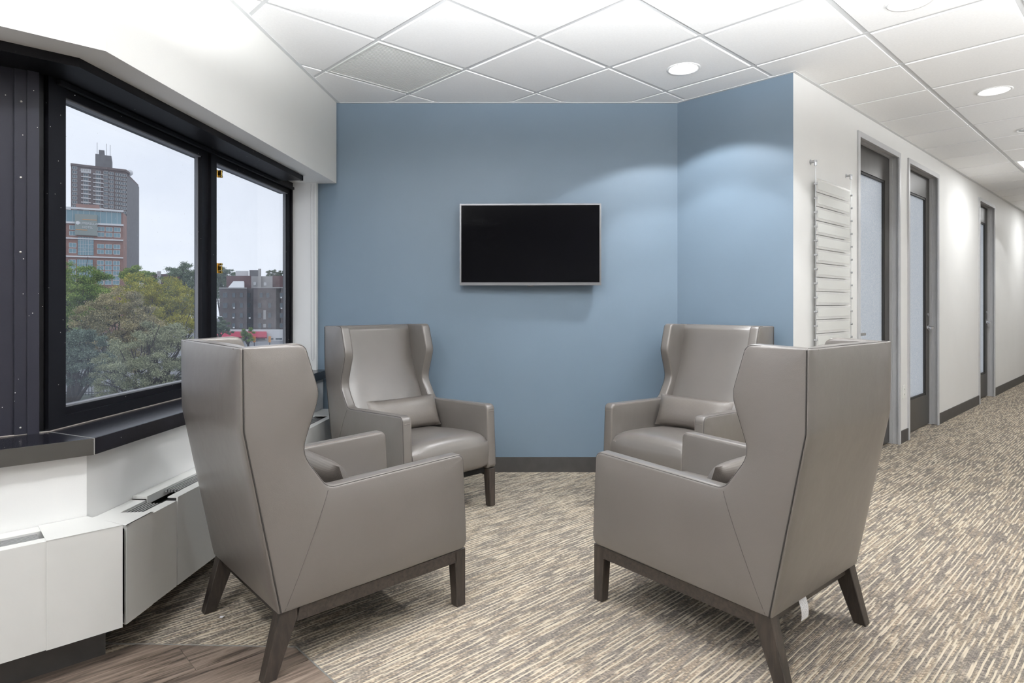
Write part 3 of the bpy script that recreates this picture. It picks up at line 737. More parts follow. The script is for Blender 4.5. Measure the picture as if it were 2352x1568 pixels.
# ------------------------------------------------------------------ wing armchairs
CW = .646
PROF = dict(A=(-.117, 1.045), B=(-.114, .793), C=(0., .207), D=(.088, 1.053), E=(.140, .883), F=(.078, .695), G=(.166, .574), H=(.728, .596), I=(.748, .222))
def fillet(pts):
    """pts: (a,z,r) closed -> dense rounded outline"""
    o = []; n = len(pts)
    for i, (x, y, r) in enumerate(pts):
        p = Vector((x, y)); a = Vector(pts[i-1][:2])-p; b = Vector(pts[(i+1) % n][:2])-p
        if r <= 0: o.append((x, y)); continue
        ang = a.angle(b); d = min(r/math.tan(ang/2), a.length*.48, b.length*.48); rr = d*math.tan(ang/2)
        a.normalize(); b.normalize(); m = (a+b).normalized(); c = p+m*(rr/math.sin(ang/2))
        s = p+a*d-c; e = p+b*d-c; tot = s.angle(e); k = max(3, int(tot/.16))
        sg_ = 1 if s.x*e.y-s.y*e.x > 0 else -1
        for q in range(k+1):
            th = sg_*tot*q/k; o.append((c.x+s.x*math.cos(th)-s.y*math.sin(th), c.y+s.x*math.sin(th)+s.y*math.cos(th)))
    return o
def inset(pl, d):
    o = []; n = len(pl); ar = sum(pl[i][0]*pl[(i+1) % n][1]-pl[(i+1) % n][0]*pl[i][1] for i in range(n)); sgn = 1 if ar > 0 else -1
    for i in range(n):
        a, p, b = Vector(pl[i-1]), Vector(pl[i]), Vector(pl[(i+1) % n])
        e1, e2 = (p-a).normalized(), (b-p).normalized(); t = (e1+e2)
        t = t.normalized() if t.length > 1e-6 else e1
        nrm = Vector((-t.y, t.x))*sgn; o.append((p.x+nrm.x*d, p.y+nrm.y*d))
    return o
SBK = .0085
SIDE = fillet([(PROF['C'][0]+SBK, PROF['C'][1], .004), (PROF['I'][0], PROF['I'][1], .03), (PROF['H'][0]+.002, PROF['H'][1], .03), (PROF['G'][0], PROF['G'][1], .05),
               (PROF['F'][0], PROF['F'][1]+.005, .09), (PROF['E'][0], PROF['E'][1], .10), (PROF['D'][0], PROF['D'][1], .035),
               (PROF['A'][0]+SBK, PROF['A'][1], .006), (PROF['B'][0]+SBK, PROF['B'][1], .12)])
def y3(b, pl): return [(b, a, z) for a, z in pl]              # chair frame: x = right, y = forward, z = up
REAR_LINE = [(PROF['C'][0]+SBK, PROF['C'][1]), (PROF['B'][0]+SBK, PROF['B'][1]), (PROF['A'][0]+SBK, PROF['A'][1])]
def seg_d(p, a, b):
    p, a, b = np.array(p), np.array(a), np.array(b); t_ = np.clip((p-a) @ (b-a)/((b-a) @ (b-a)), 0, 1); return float(np.linalg.norm(p-a-t_*(b-a)))
RW = [max(.22, min(1., min(seg_d(p, REAR_LINE[0], REAR_LINE[1]), seg_d(p, REAR_LINE[1], REAR_LINE[2]))/.02)) for p in SIDE]     # tight edge along the back seam
def inset_w(d): return [(p[0]+(q[0]-p[0])*w, p[1]+(q[1]-p[1])*w) for p, q, w in zip(SIDE, inset(SIDE, d), RW)]
def side_bm(s, T=.060, R=.013):
    bo, bi = s*CW/2, s*(CW/2-T); bm = bmesh.new(); rings = []
    K = 4
    seq = [(R*(1-math.sin(math.pi/2*k/K)), R*(1-math.cos(math.pi/2*k/K))) for k in range(K+1)]      # (inset along outline, depth from face)
    ring_pts = [[(bo-s*dep*w, p[0], p[1]) for p, w in zip(inset_w(ins_), RW)] for ins_, dep in seq]
    ring_pts += [[(bi+s*dep*w, p[0], p[1]) for p, w in zip(inset_w(ins_), RW)] for ins_, dep in seq[::-1]]
    vs = [[bm.verts.new(p) for p in r] for r in ring_pts]; n = len(SIDE)
    for A, B in zip(vs, vs[1:]):
        for i in range(n): bm.faces.new((A[i], A[(i+1) % n], B[(i+1) % n], B[i]))
    # padded faces: triangulated inside the outline and swollen away from its edge
    ol = np.array(inset_w(R)); nxt = np.roll(ol, -1, 0); g = []
    for a_ in np.arange(-.13, .76, .022):
        for z_ in np.arange(.2, 1.06, .022): g.append((a_, z_))
    g = np.array(g)
    def dist(P):
        d = nxt-ol; t_ = np.clip(((P[:, None]-ol[None])*d).sum(2)/np.maximum((d*d).sum(1), 1e-12), 0, 1)
        return np.sqrt((((ol[None]+t_[..., None]*d[None])-P[:, None])**2).sum(2)).min(1)
    yj, yi = nxt[:, 1], ol[:, 1]
    inside = (((yi[None] > g[:, 1:]) != (yj[None] > g[:, 1:])) & (g[:, :1] < (nxt[:, 0]-ol[:, 0])[None]*(g[:, 1:]-yi[None])/np.where(yj == yi, 1e-9, yj-yi)[None]+ol[:, 0][None])).sum(1) % 2 == 1
    g = g[inside]; g = g[dist(g) > .010]; dd = dist(g); m = len(ol)
    co, _, fc, ov, _, _ = delaunay_2d_cdt([Vector(p) for p in ol]+[Vector(p) for p in g], [(i, (i+1) % m) for i in range(m)], [], 1, 1e-6)
    for ring, b_, sg_, amp in ((vs[0], bo, 1, .011), (vs[-1], bi, -1, .006)):
        vv_ = []
        for i, p in enumerate(co):
            src = min(ov[i]) if len(ov[i]) else -1
            if 0 <= src < m: vv_.append(ring[src]); continue
            h = amp*(1-math.exp(-(dd[src-m] if src >= m else 0.)/.05)); vv_.append(bm.verts.new((b_+s*sg_*h, p.x, p.y)))
        for f in fc:
            try: bm.faces.new([vv_[i] for i in f])
            except ValueError: pass
    return bm
def loft(rows, caps=True):
    """rows: list of equal-length closed loops"""
    bm = bmesh.new(); vs = [[bm.verts.new(p) for p in r] for r in rows]; n = len(rows[0])
    for A, B in zip(vs, vs[1:]):
        for i in range(n): bm.faces.new((A[i], A[(i+1) % n], B[(i+1) % n], B[i]))
    if caps: bm.faces.new(vs[0]); bm.faces.new(vs[-1])
    return bm
def spl(pts, k=4):
    """Catmull-Rom through open point list"""
    P = [Vector(p) for p in pts]; P = [P[0]*2-P[1]] + P + [P[-1]*2-P[-2]]; o = []
    for i in range(1, len(P)-2):
        for q in range(k):
            t = q/k; o.append(tuple(.5*((2*P[i])+(-P[i-1]+P[i+1])*t+(2*P[i-1]-5*P[i]+4*P[i+1]-P[i+2])*t*t+(-P[i-1]+3*P[i]-3*P[i+1]+P[i+2])*t**3)))
    o.append(tuple(P[-2])); return o
WI = CW/2-.058
def make_chair():
    root = bpy.data.objects.new('wing_armchair', None); link(root); root.empty_display_size = .1
    # outer back: shallow folded slab over the full width
    a, b, c = PROF['C'], PROF['B'], PROF['A']
    outp = fillet([(a[0], a[1], 0), (b[0], b[1], .12), (c[0], c[1], .012), (c[0]+.008, c[1]+.0004, 0), (b[0]+.008, b[1], .12), (a[0]+.008, a[1], 0)])
    outp = [p for i, p in enumerate(outp)]
    dn = []
    for i, p in enumerate(outp):                                     # refine the outline so that it can swell
        q = outp[(i+1) % len(outp)]; k = max(1, int(math.dist(p, q)/.03))
        dn += [(p[0]+(q[0]-p[0])*e/k, p[1]+(q[1]-p[1])*e/k) for e in range(k)]
    def swell(x):
        o = []
        for (ya, za), (yi, zi) in zip(dn, inset(dn, -1.)):
            e = min(CW/2-abs(x), za-.207, 1.045-za); h = .012*(1-math.exp(-max(0, e)/.05))
            rearf = 1 if yi-ya < -.5 else 0
            o.append((x, ya-h*rearf, za))
        return o
    xs_ = [-CW/2+.006+(CW-.012)*e/24 for e in range(25)]
    bmo = loft([y3(-CW/2+.0002, inset(dn, .003)), y3(-CW/2+.0015, inset(dn, .0012))] + [swell(x) for x in xs_] + [y3(CW/2-.0015, inset(dn, .0012)), y3(CW/2-.0002, inset(dn, .003))])
    ob = obj('outer_back', bmo, 'leather', root, True, angle=50)
    for s in (1, -1):
        sp_ = obj('side_panel', side_bm(s), 'leather', root, True)
        # dark welt where the wing meets the outer back, diagonal arm seam, edge piping
        bm = bmesh.new(); x = s*(CW/2+.0002)
        bk = fillet([(a[0]+.008, a[1], 0), (b[0]+.008, b[1], .12), (c[0]+.008, c[1]-.004, 0)])[0:]
        pl = [(x, p[0], p[1]) for p in bk]; tube(bm, pl, .0022, 6); obj('welt', bm, 'seam_dark', sp_)
        bm = bmesh.new(); g = PROF['G']
        p0, p1 = np.array((g[0]-.002, g[1]-.010)), np.array((a[0]+.020, a[1]+.006)); sl_ = []
        for e in range(13):
            q = p0+(p1-p0)*e/12; dq = min(seg_d(q, SIDE[i], SIDE[(i+1) % len(SIDE)]) for i in range(len(SIDE))); sl_.append((s*(CW/2+.011*(1-math.exp(-max(0, dq-.013)/.05))), q[0], q[1]))
        tube(bm, sl_, .0014, 6); obj('arm_seam', bm, 'seam_mid', sp_)
        nI = len(SIDE)
        i0 = min(range(nI), key=lambda i: (SIDE[i][0]-PROF['I'][0])**2+(SIDE[i][1]-PROF['I'][1]-.03)**2)
        i1 = min(range(nI), key=lambda i: (SIDE[i][0]-PROF['A'][0]-SBK)**2+(SIDE[i][1]-PROF['A'][1])**2)
        e1 = inset(SIDE, .0045)[i0:i1+1]
        for xx, m_ in ((s*(CW/2-.0045), 'seam_dark'), (s*(CW/2-.060+.0045), 'seam_light')):
            bm = bmesh.new(); tube(bm, [(xx, p[0], p[1]) for p in e1], .0019, 5); obj('edge_piping', bm, m_, sp_)
        bm = bmesh.new(); f0 = PROF['H'][0]+.004
        tube(bm, [(s*(CW/2-.010), f0+.0008, .555), (s*(CW/2-.050), f0+.0008, .555)], .0014, 5); obj('arm_cap_seam', bm, 'seam_light', sp_)
    bm = bmesh.new(); tube(bm, [(-CW/2+.006, c[0]+.006, c[1]+.0002), (CW/2-.006, c[0]+.006, c[1]+.0002)], .0016, 6); obj('top_welt', bm, 'seam_dark', ob)
    # inner back: upholstered slope
    front = spl([(-.106, 1.046), (-.082, 1.048), (-.062, 1.042), (-.050, 1.015), (-.034, .93), (-.008, .83), (.036, .72), (.090, .61), (.142, .51), (.183, .42), (.20, .33)], 4)
    rear = [(.19, .25), (.02, .24), (-.06, .60), (-.100, .80), (-.106, 1.0)]
    rows = []
    nj = 14
    for j in range(nj+1):
        u_ = -1+2*j/nj; x = u_*WI; edge = 1-abs(u_)**5; cr = 1-u_*u_
        rows.append([(x, p[0]+.020*edge*(1 if p[1] < 1.03 else 0)+.006*cr-.014*(1-edge), p[1]-(.004*(1-edge))) for p in front] + [(x, p[0], p[1]) for p in rear])
    obj('backrest', loft(rows), 'leather', root, True, angle=60)
    # seat cushion, crowned, rolled front
    sec = spl([(.16, .26), (.16, .385), (.20, .404), (.34, .417), (.52, .430), (.66, .433), (.722, .420), (.752, .385), (.760, .340), (.756, .285), (.742, .243), (.70, .224)], 4)
    rows = []
    for j in range(nj+1):
        u_ = -1+2*j/nj; x = u_*WI; ed = abs(u_)**8
        rows.append([(x, p[0]-.016*ed*(1 if p[0] > .70 else 0), p[1]+(.016*(1-u_*u_)-.018*ed)*(1 if p[1] > .39 else 0)) for p in sec])
    seat = obj('seat', loft(rows), 'leather', root, True, angle=60)
    # wooden base
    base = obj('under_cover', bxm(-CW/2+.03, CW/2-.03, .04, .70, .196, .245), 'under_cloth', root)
    for s in (1, -1):
        xo, xi = s*(CW/2-.006), s*(CW/2-.036)
        def quad4(pts_lo, pts_hi):
            bm = bmesh.new(); lo = [bm.verts.new(p) for p in pts_lo]; hi = [bm.verts.new(p) for p in pts_hi]
            bm.faces.new(lo[::-1]); bm.faces.new(hi)
            for i in range(4): bm.faces.new((lo[i], lo[(i+1) % 4], hi[(i+1) % 4], hi[i]))
            bmesh.ops.recalc_face_normals(bm, faces=bm.faces[:]); bmesh.ops.bevel(bm, geom=bm.edges[:], offset=.0022, segments=1, affect='EDGES'); return bm
        def z_at(y): return PROF['C'][1]+(PROF['I'][1]-PROF['C'][1])*y/PROF['I'][0]
        obj('side_rail', quad4([(xo, .06, z_at(.06)-.046), (xi, .06, z_at(.06)-.046), (xi, .70, z_at(.70)-.046), (xo, .70, z_at(.70)-.046)],
                               [(xo, .06, z_at(.06)), (xi, .06, z_at(.06)), (xi, .70, z_at(.70)), (xo, .70, z_at(.70))]), 'rail_wood', root)
        xf = s*(CW/2-.054)
        obj('leg', quad4([(xo, .700, 0), (s*(CW/2-.044), .700, 0), (s*(CW/2-.044), .742, 0), (xo, .742, 0)],
                         [(xo, .690, z_at(.69)+.001), (xf, .690, z_at(.69)+.001), (xf, .742, z_at(.742)+.001), (xo, .742, z_at(.742)+.001)]), 'leg_wood', root)
        obj('leg', quad4([(xo, -.048, 0), (s*(CW/2-.044), -.048, 0), (s*(CW/2-.044), -.004, 0), (xo, -.004, 0)],
                         [(xo, .006, .209), (xf, .006, .209), (xf, .076, .210), (xo, .076, .210)]), 'leg_wood', root)
        for y in (-.026, .721):
            bm = bmesh.new(); lathe(bm, [(.012, 0), (.012, .004)], 10, (s*(CW/2-.024), y, -.0005)); obj('glide', bm, 'black_plastic', root)
    obj('front_rail', rbox(-CW/2+.05, CW/2-.05, .655, .68, .186, .226, .002, 1), 'rail_wood', root)
    obj('back_rail', rbox(-CW/2+.05, CW/2-.05, .020, .045, .170, .206, .002, 1), 'rail_wood', root)
    return root
def copy_tree(o, parent=None):
    c = o.copy(); COL.objects.link(c); c.parent = parent
    for ch in list(o.children): copy_tree(ch, c)
    return c
def pillow_bm(w=.49, h=.20, d=.105, n=18, m=10):
    bm = bmesh.new(); top = []; bot = []
    for i in range(n+1):
        A, B_ = [], []
        for j in range(m+1):
            u_, v_ = -1+2*i/n, -1+2*j/m
            f = (max(0, 1-abs(u_)**3.2)**.5)*(max(0, 1-abs(v_)**2.6)**.55)
            k = 1-.035*(1-abs(v_)**2)*abs(u_)**4; q = 1-.05*(1-abs(u_)**2)*abs(v_)**4
            x, z = u_*w/2*k, v_*h/2*q; y = d/2*f
            A.append(bm.verts.new((x, y, z)))
            B_.append(A[-1] if f < 1e-6 else bm.verts.new((x, -y, z)))
        top.append(A); bot.append(B_)
    for G_ in (top, bot):
        for i in range(n):
            for j in range(m):
                a_, b_, c_, d_ = G_[i][j], G_[i+1][j], G_[i+1][j+1], G_[i][j+1]
                diag = (i in (0, n-1)) and (j in (0, m-1))
                if not diag: fs = [(a_, b_, c_, d_)]
                elif (i == 0) == (j == 0): fs = [(a_, b_, c_), (a_, c_, d_)]
                else: fs = [(a_, b_, d_), (b_, c_, d_)]
                for f in fs:
                    try: bm.faces.new(f)
                    except ValueError: pass
    return bm
POSES = [((-.946, 2.198), 47.99, 'taupe leather wing armchair standing partly on the wood planks beside the heater cover', (0., 0)),
         ((1.048, 2.141), -40.14, 'taupe leather wing armchair with a white care tag hanging below its back', (0., 0)),
         ((-.841, 3.987), 136.13, 'taupe leather wing armchair in the corner between black sill and blue wall', (0., 0.)),
         ((1.295, 3.977), -134.1, 'taupe leather wing armchair turned away from the angled blue wall', (0., 0.))]
PLAB = ['perforated taupe lumbar pillow in the armchair beside the heater cover', 'perforated taupe lumbar pillow in the armchair with the white care tag',
        'perforated taupe lumbar pillow in the armchair between black sill and blue wall', 'perforated taupe lumbar pillow in the armchair before the angled blue wall']
proto = make_chair(); pil_me = None
chairs = []
for k, ((x, y), hd, lab, (dx, tilt)) in enumerate(POSES):
    r = proto if k == 0 else copy_tree(proto)
    r.location = (x, y, 0); r.rotation_euler = (0, 0, -math.radians(hd)); tag(r, lab, 'armchair', 'wing armchairs around the lounge'); chairs.append(r)
    mw = Matrix.Translation((x, y, 0)) @ Matrix.Rotation(-math.radians(hd), 4, 'Z') @ Matrix.Translation((dx, *(.280, .520))) @ Matrix.Rotation(math.radians(tilt), 4, 'Y') @ Matrix.Rotation(math.radians(22), 4, 'X')
    if pil_me is None:
        p = obj('lumbar_pillow', pillow_bm(), 'leather_perforated', None, True, angle=75); pil_me = p.data
    else: p = inst('lumbar_pillow', pil_me)
    p.matrix_world = mw; tag(p, PLAB[k], 'pillow', 'lumbar pillows in the armchairs')
# care tag sewn below the back of the right-hand near chair
bm = bmesh.new(); col_ = []
for j in range(7):
    z = .20-.066*j/6; y = -.004-.010*math.sin(j/6*2.2)
    col_.append([bm.verts.new((xx, y+(.0006 if kk else 0), z)) for kk in (0, 1) for xx in ((-.025, .025) if not kk else (.025, -.025))])
for A, B_ in zip(col_, col_[1:]):
    for i in range(4): bm.faces.new((A[i], A[(i+1) % 4], B_[(i+1) % 4], B_[i]))
bm.faces.new(col_[0]); bm.faces.new(col_[-1])
ct = obj('care_tag', bm, 'tag_print', chairs[1]); ct.location = (-.10, .012, 0); ct['label'] = 'white care tag'
# scrap of paper on the carpet
bm = bmesh.new(); vs = [bm.verts.new(p) for p in ((-.008, -.004, .002), (.004, -.007, .004), (.010, .002, .007), (.001, .006, .003), (-.007, .004, .005))]; bm.faces.new(vs)
r = bmesh.ops.extrude_face_region(bm, geom=bm.faces[:]); bmesh.ops.translate(bm, verts=[v for v in r['geom'] if isinstance(v, bmesh.types.BMVert)], vec=(0, 0, .0012))
sc = obj('paper_scrap', bm, 'paper'); d_ = FPX*EYE/(1418-HY); sc.location = ((510-CX)/FPX*d_, d_, -.001); tag(sc, 'tiny white scrap of paper lying on the carpet by the heater', 'scrap')

# ------------------------------------------------------------------ outside
GZ = EYE-9.0
def W(px, d): return ((px-CX)/FPX*d, d)
def zz(py, d): return EYE+(HY-py)/FPX*d
gm = bmesh.new(); prism(gm, [(-260, 8), (60, 8), (60, 420), (-260, 420)], GZ-.5, GZ)
struct(obj('ground_outside', gm, 'street'))
struct(obj('lawn_outside', prm([W(60, 30), W(420, 30), W(420, 63), W(60, 63)], GZ, GZ+.04), 'lawn'))

def win_mesh(name, w, h, fr, mull, mats=('ext_white', 'ext_glass')):
    """frame and glass facing local -y"""
    bm = bmesh.new()
    for a in ((-w/2, w/2, -h/2, -h/2+fr), (-w/2, w/2, h/2-fr, h/2), (-w/2, -w/2+fr, -h/2, h/2), (w/2-fr, w/2, -h/2, h/2)): box(bm, a[0], a[1], -.12, .02, a[2], a[3])
    for q in range(mull):
        x = -w/2+w*(q+1)/(mull+1); box(bm, x-fr*.4, x+fr*.4, -.10, .02, -h/2, h/2)
    for f in bm.faces: f.material_index = 0
    n0 = len(bm.faces); box(bm, -w/2+fr*.5, w/2-fr*.5, -.05, .01, -h/2+fr*.5, h/2-fr*.5)
    bm.faces.ensure_lookup_table()
    for f in bm.faces[n0:]: f.material_index = 1
    bmesh.ops.recalc_face_normals(bm, faces=bm.faces[:])
    me = bpy.data.meshes.new(name); bm.to_mesh(me); bm.free()
    for m_ in mats: me.materials.append(M[m_])
    return me
def on_face(p0, p1, f):
    x, y = p0[0]+(p1[0]-p0[0])*f, p0[1]+(p1[1]-p0[1])*f
    return x, y, math.atan2(p1[1]-p0[1], p1[0]-p0[0])

# tall brick tower
tw = thing('apartment_tower', 'tall dark brick tower with white window rows rising behind the hotel', 'building', (*W(230, 270), GZ))
ox, oy = W(230, 270)
def rel(p): return (p[0]-ox, p[1]-oy)
t0, t1, t2 = W(163, 250), W(289, 262), W(318, 290)
zt = zz(380, 250)-GZ
obj('body', prm([rel(t0), rel(t1), rel(t2), rel(W(300, 330)), rel(W(176, 300))], 0, zt), 'tower_brick', tw)
nx_ = np.array([-(t2[1]-t1[1]), t2[0]-t1[0]]); nx_ = -nx_/np.linalg.norm(nx_)*-1
obj('side_pier', prm([rel(W(291, 263)), rel(W(319.5, 289)), rel(W(318, 291)), rel(W(290, 264))], 0, zt-1.2), 'tower_grey', tw)
obj('parapet', prm([rel(W(162, 249.6)), rel(W(290, 261.6)), rel(W(300, 268)), rel(W(166, 262))], zt, zt+.9), 'tower_brick', tw)
obj('penthouse', prm([rel(W(219, 262)), rel(W(256, 266)), rel(W(258.5, 278)), rel(W(222, 276))], zt, zz(353, 262)-GZ), 'tower_grey', tw)
obj('penthouse_cap', prm([rel(W(227, 264)), rel(W(240, 265)), rel(W(241, 274)), rel(W(228, 273))], zt, zz(344, 264)-GZ), 'tower_grey', tw)
for px, top in ((223, 327), (245, 330), (253, 333)):
    bm = bmesh.new(); p = rel(W(px, 268)); tube(bm, [(p[0], p[1], zt+4), (p[0], p[1], zz(top, 268)-GZ)], .07, 5); obj('antenna', bm, 'iron', tw)
bm = bmesh.new(); p = rel(W(298, 268)); bmesh.ops.create_uvsphere(bm, u_segments=12, v_segments=8, radius=1.3, matrix=Matrix.Translation((p[0], p[1], zt+.9))); obj('roof_tank', bm, 'ext_white', tw, True)
tw_w = win_mesh('tower_window', 1.75, 1.35, .20, 1, ('apt_pale', 'ext_glass')); tw_s = win_mesh('tower_window_small', .9, 1.3, .25, 0, ('apt_pale', 'ext_glass'))
dz = 9.75/FPX*255
for r_ in range(13):
    z = zz(389+9.75*r_, 254)-GZ
    for fpx in (171, 242, 255, 269.5, 273.5, 285):
        f = (fpx-163)/126.; x, y, an = on_face(t0, t1, f); p = rel((x, y)); inst('window', tw_w, tw, (p[0], p[1], z-(f*.9)), an)
# recessed balcony bays
bal = None
for r_ in range(10):
    z = zz(392+9.75*r_, 254)-GZ
    for a_, b_ in ((185, 207), (212, 236)):
        fa, fb = (a_-163)/126., (b_-163)/126.
        p, q = on_face(t0, t1, fa), on_face(t0, t1, fb)
        pp, qq = rel(p[:2]), rel(q[:2])
        bm = bmesh.new(); d_ = np.array([qq[0]-pp[0], qq[1]-pp[1]]); n_ = np.array([d_[1], -d_[0]])/np.linalg.norm(d_)
        prism(bm, [tuple(np.array(pp)+n_*0), tuple(np.array(pp)+n_*.8), tuple(np.array(qq)+n_*.8), tuple(np.array(qq))], z-1.0-fa*.9, z-.72-fa*.9); obj('balcony', bm, 'ext_white', tw)
        mid = on_face(t0, t1, (fa+fb)/2); c_ = rel(mid[:2]); inst('balcony_window', win_mesh('balcony_glazing', 3.4, 1.15, .14, 3, ('ext_white', 'apt_pale')) if bal is None else bal, tw, (c_[0], c_[1], z+.08-fa*.9), mid[2])
        if bal is None: bal = tw.children[-1].data if tw.children[-1].data else None
for r_ in range(26):
    z = zz(505+4.7*r_*1.0, 262)-GZ
    x, y, an = on_face(t0, t1, .975); p = rel((x, y))
    if r_ % 2 == 0: inst('window', tw_s, tw, (p[0], p[1], z), an)

# hotel
ox, oy = W(220, 205)
ht = thing('hotel_building', 'red brick hotel with a grey rooftop sign board and glazed centre bay', 'building', (ox, oy, GZ))
h0, h1, h2 = W(110, 197), W(283, 207), W(291, 216)
ht_z = zz(481, 200)-GZ
obj('body', prm([rel(h0), rel(h1), rel(h2), rel(W(270, 235)), rel(W(110, 225))], 0, ht_z), 'hotel_brick', ht)
def fpx(px): return (px-110)/173.
def hz(py): return zz(py, 202)-GZ
def hface(name, a, b, y0, y1, dep, m_):
    p, q = on_face(h0, h1, fpx(a)), on_face(h0, h1, fpx(b)); p, q = np.array(rel(p[:2])), np.array(rel(q[:2])); d_ = q-p; n_ = np.array([d_[1], -d_[0]])/np.linalg.norm(d_)
    return obj(name, prm([tuple(p), tuple(p+n_*dep), tuple(q+n_*dep), tuple(q)], hz(y1), hz(y0)), m_, ht)
hface('roof_cornice', 110, 284, 478, 482, .9, 'ext_white'); hface('top_glazing', 112, 278, 484, 511, .12, 'ext_blue_glass'); hface('cornice', 110, 284, 511, 515, .7, 'ext_white')
for x in range(125, 278, 13): hface('glazing_bar', x, x+.7, 484, 511, .2, 'ext_white')
for y in (547, 588): hface('string_course', 110, 283, y, y+3, .5, 'ext_white')
hface('roof_box', 172, 226, 469, 479, -2, 'hotel_brick')
for (a, b, y0, y1) in ((177, 213, 545, 586), (175, 211, 596, 640)):
    g_ = hface('curtain_wall', a, b, y0, y1, .15, 'ext_blue_glass')
    for k_ in range(1, 6): hface('mullion', a+(b-a)*k_/6-.3, a+(b-a)*k_/6+.3, y0, y1, .25, 'ext_white')
    for k_ in range(1, 5): hface('transom', a, b, y0+(y1-y0)*k_/5-.3, y0+(y1-y0)*k_/5+.3, .25, 'ext_white')
hw_ = win_mesh('hotel_window', 1.95, 1.45, .10, 1, ('ext_white', 'ext_blue_glass'))
for py in (524, 537, 564, 577, 602, 614, 626, 637, 648):
    for px in (166, 230.5, 249.5, 268.5):
        x, y, an = on_face(h0, h1, fpx(px-(py-520)*.02)); p = rel((x, y)); inst('window', hw_, ht, (p[0], p[1], hz(py)), an)
bd = hface('sign_board', 171, 222, 493, 541, 1.2, 'hotel_sign')
for a, b, y in ((188, 221, 504.5), (173, 199, 528.5)): hface('sign_stripe', a, b, y, y+1.2, 1.26, 'orange_paint')
def lettering(txt, px, py, size):
    cu = bpy.data.curves.new(txt, 'FONT'); cu.body = txt; cu.size = size; cu.extrude = .03; cu.align_x = 'CENTER'
    tmp = bpy.data.objects.new('tmp', cu); COL.objects.link(tmp); bpy.context.view_layer.update()
    me = bpy.data.meshes.new_from_object(tmp.evaluated_get(bpy.context.evaluated_depsgraph_get())); bpy.data.objects.remove(tmp)
    me.materials.clear(); me.materials.append(M['ext_white'])
    x, y, an = on_face(h0, h1, fpx(px)); p = rel((x, y)); n_ = np.array([math.sin(an), -math.cos(an)])*1.27
    o = bpy.data.objects.new('sign_lettering', me); o.location = (p[0]+n_[0], p[1]+n_[1], hz(py)); o.rotation_euler = (math.pi/2, 0, an); return link(o, ht)
lettering('UMBRELLA', 202.5, 516.5, .98); lettering('HOTEL', 200, 525, .9)
x, y, an = on_face(h0, h1, fpx(177.3)); p = rel((x, y)); n_ = np.array([math.sin(an), -math.cos(an)])*1.22
bm = bmesh.new(); q = Matrix.Translation((p[0]+n_[0], p[1]+n_[1], hz(513.5))) @ Matrix.Rotation(an, 4, 'Z') @ Matrix.Rotation(math.pi/2, 4, 'X')
bmesh.ops.create_cone(bm, cap_ends=True, segments=20, radius1=.58, radius2=.58, depth=.08, matrix=q); obj('sign_emblem', bm, 'ext_white', ht)

# apartment block seen through the far pane
ox, oy = W(590, 165)
ap = thing('apartment_block', 'grey brown brick walk-up block with five window rows beyond the far pane', 'building', (ox, oy, GZ))
def az(py, d=160): return zz(py, d)-GZ
def ablock(name, a, b, top, bot, d, dep, m_): return obj(name, prm([rel(W(a, d)), rel(W(b, d)), rel(W(b, d+dep)), rel(W(a, d+dep))], max(0, az(bot, d)), az(top, d)), m_, ap)
ablock('wall', 504, 567, 662, 790, 160, 12, 'apt_brick'); ablock('recess_wall', 567, 582, 662, 790, 164, 8, 'apt_brick')
ablock('wall', 582, 634, 661, 790, 160, 12, 'apt_brick'); ablock('recess_wall', 634, 645, 661, 790, 163, 9, 'apt_brick'); ablock('wall', 645, 720, 661, 790, 160, 12, 'apt_brick')
ablock('coping', 503, 567, 660, 662.5, 159.8, 12, 'apt_pale'); ablock('coping', 581, 720, 659, 661.5, 159.8, 12, 'apt_pale')
ablock('upper_block', 520, 577, 633, 664, 175, 10, 'apt_red'); ablock('upper_block', 577, 626, 634, 664, 174, 10, 'apt_pale'); ablock('upper_block', 626, 720, 633, 664, 176, 10, 'apt_red')
ablock('stair_head', 573, 594, 620, 636, 178, 5, 'tower_grey'); ablock('chimney', 593, 600, 617, 664, 173, 2, 'apt_pale'); ablock('roof_box', 541, 571, 622, 634, 180, 6, 'ext_white')
bm = bmesh.new(); prism(bm, [(0, 0), (0, 3.), (0, 3)], 0, 1) if False else None
pa_, pb_ = W(523, 166), W(560, 166)
vs = [bm.verts.new((*rel(W(a, d)), az(y, d))) for a, y, d in ((523, 661, 164), (560, 661, 164), (560, 645.5, 172), (536, 645.5, 172))]; bm.faces.new(vs)
r = bmesh.ops.extrude_face_region(bm, geom=bm.faces[:]); bmesh.ops.translate(bm, verts=[v for v in r['geom'] if isinstance(v, bmesh.types.BMVert)], vec=(0, .4, -.3)); obj('skylight_roof', bm, 'ext_white', ap)
aw = win_mesh('apt_window', .85, 1.25, .09, 0, ('tower_grey', 'ext_glass')); aw3 = win_mesh('apt_window_triple', 1.25, 1.35, .10, 2, ('tower_grey', 'ext_glass')); aww = win_mesh('apt_window_white', .7, .9, .14, 0, ('ext_white', 'ext_white'))
for r_, py in enumerate((677.5, 701, 724, 747.5, 770)):
    for px, me_, d in ((517.5, aw3, 160), (537, aw, 160), (554.5, aw, 160), (572, aw, 164), (581.5, aw, 163.95), (600 if r_ == 0 else 596.5, aw, 160), (615.5 if r_ == 0 else 619.5, aw, 160), (646.5, aw, 160), (662, aw, 160), (680, aw, 160)):
        if me_ is aw and d == 163.95: continue
        x, y = rel(W(px, d)); inst('window', me_, ap, (x, y-.02, az(py, d)), 0)
    for px in (571, 581):
        pass
for px, py in ((585.5, 651), (609, 652)): x, y = rel(W(px, 174)); inst('window', aww, ap, (x, y-.02, az(py, 174)), 0)
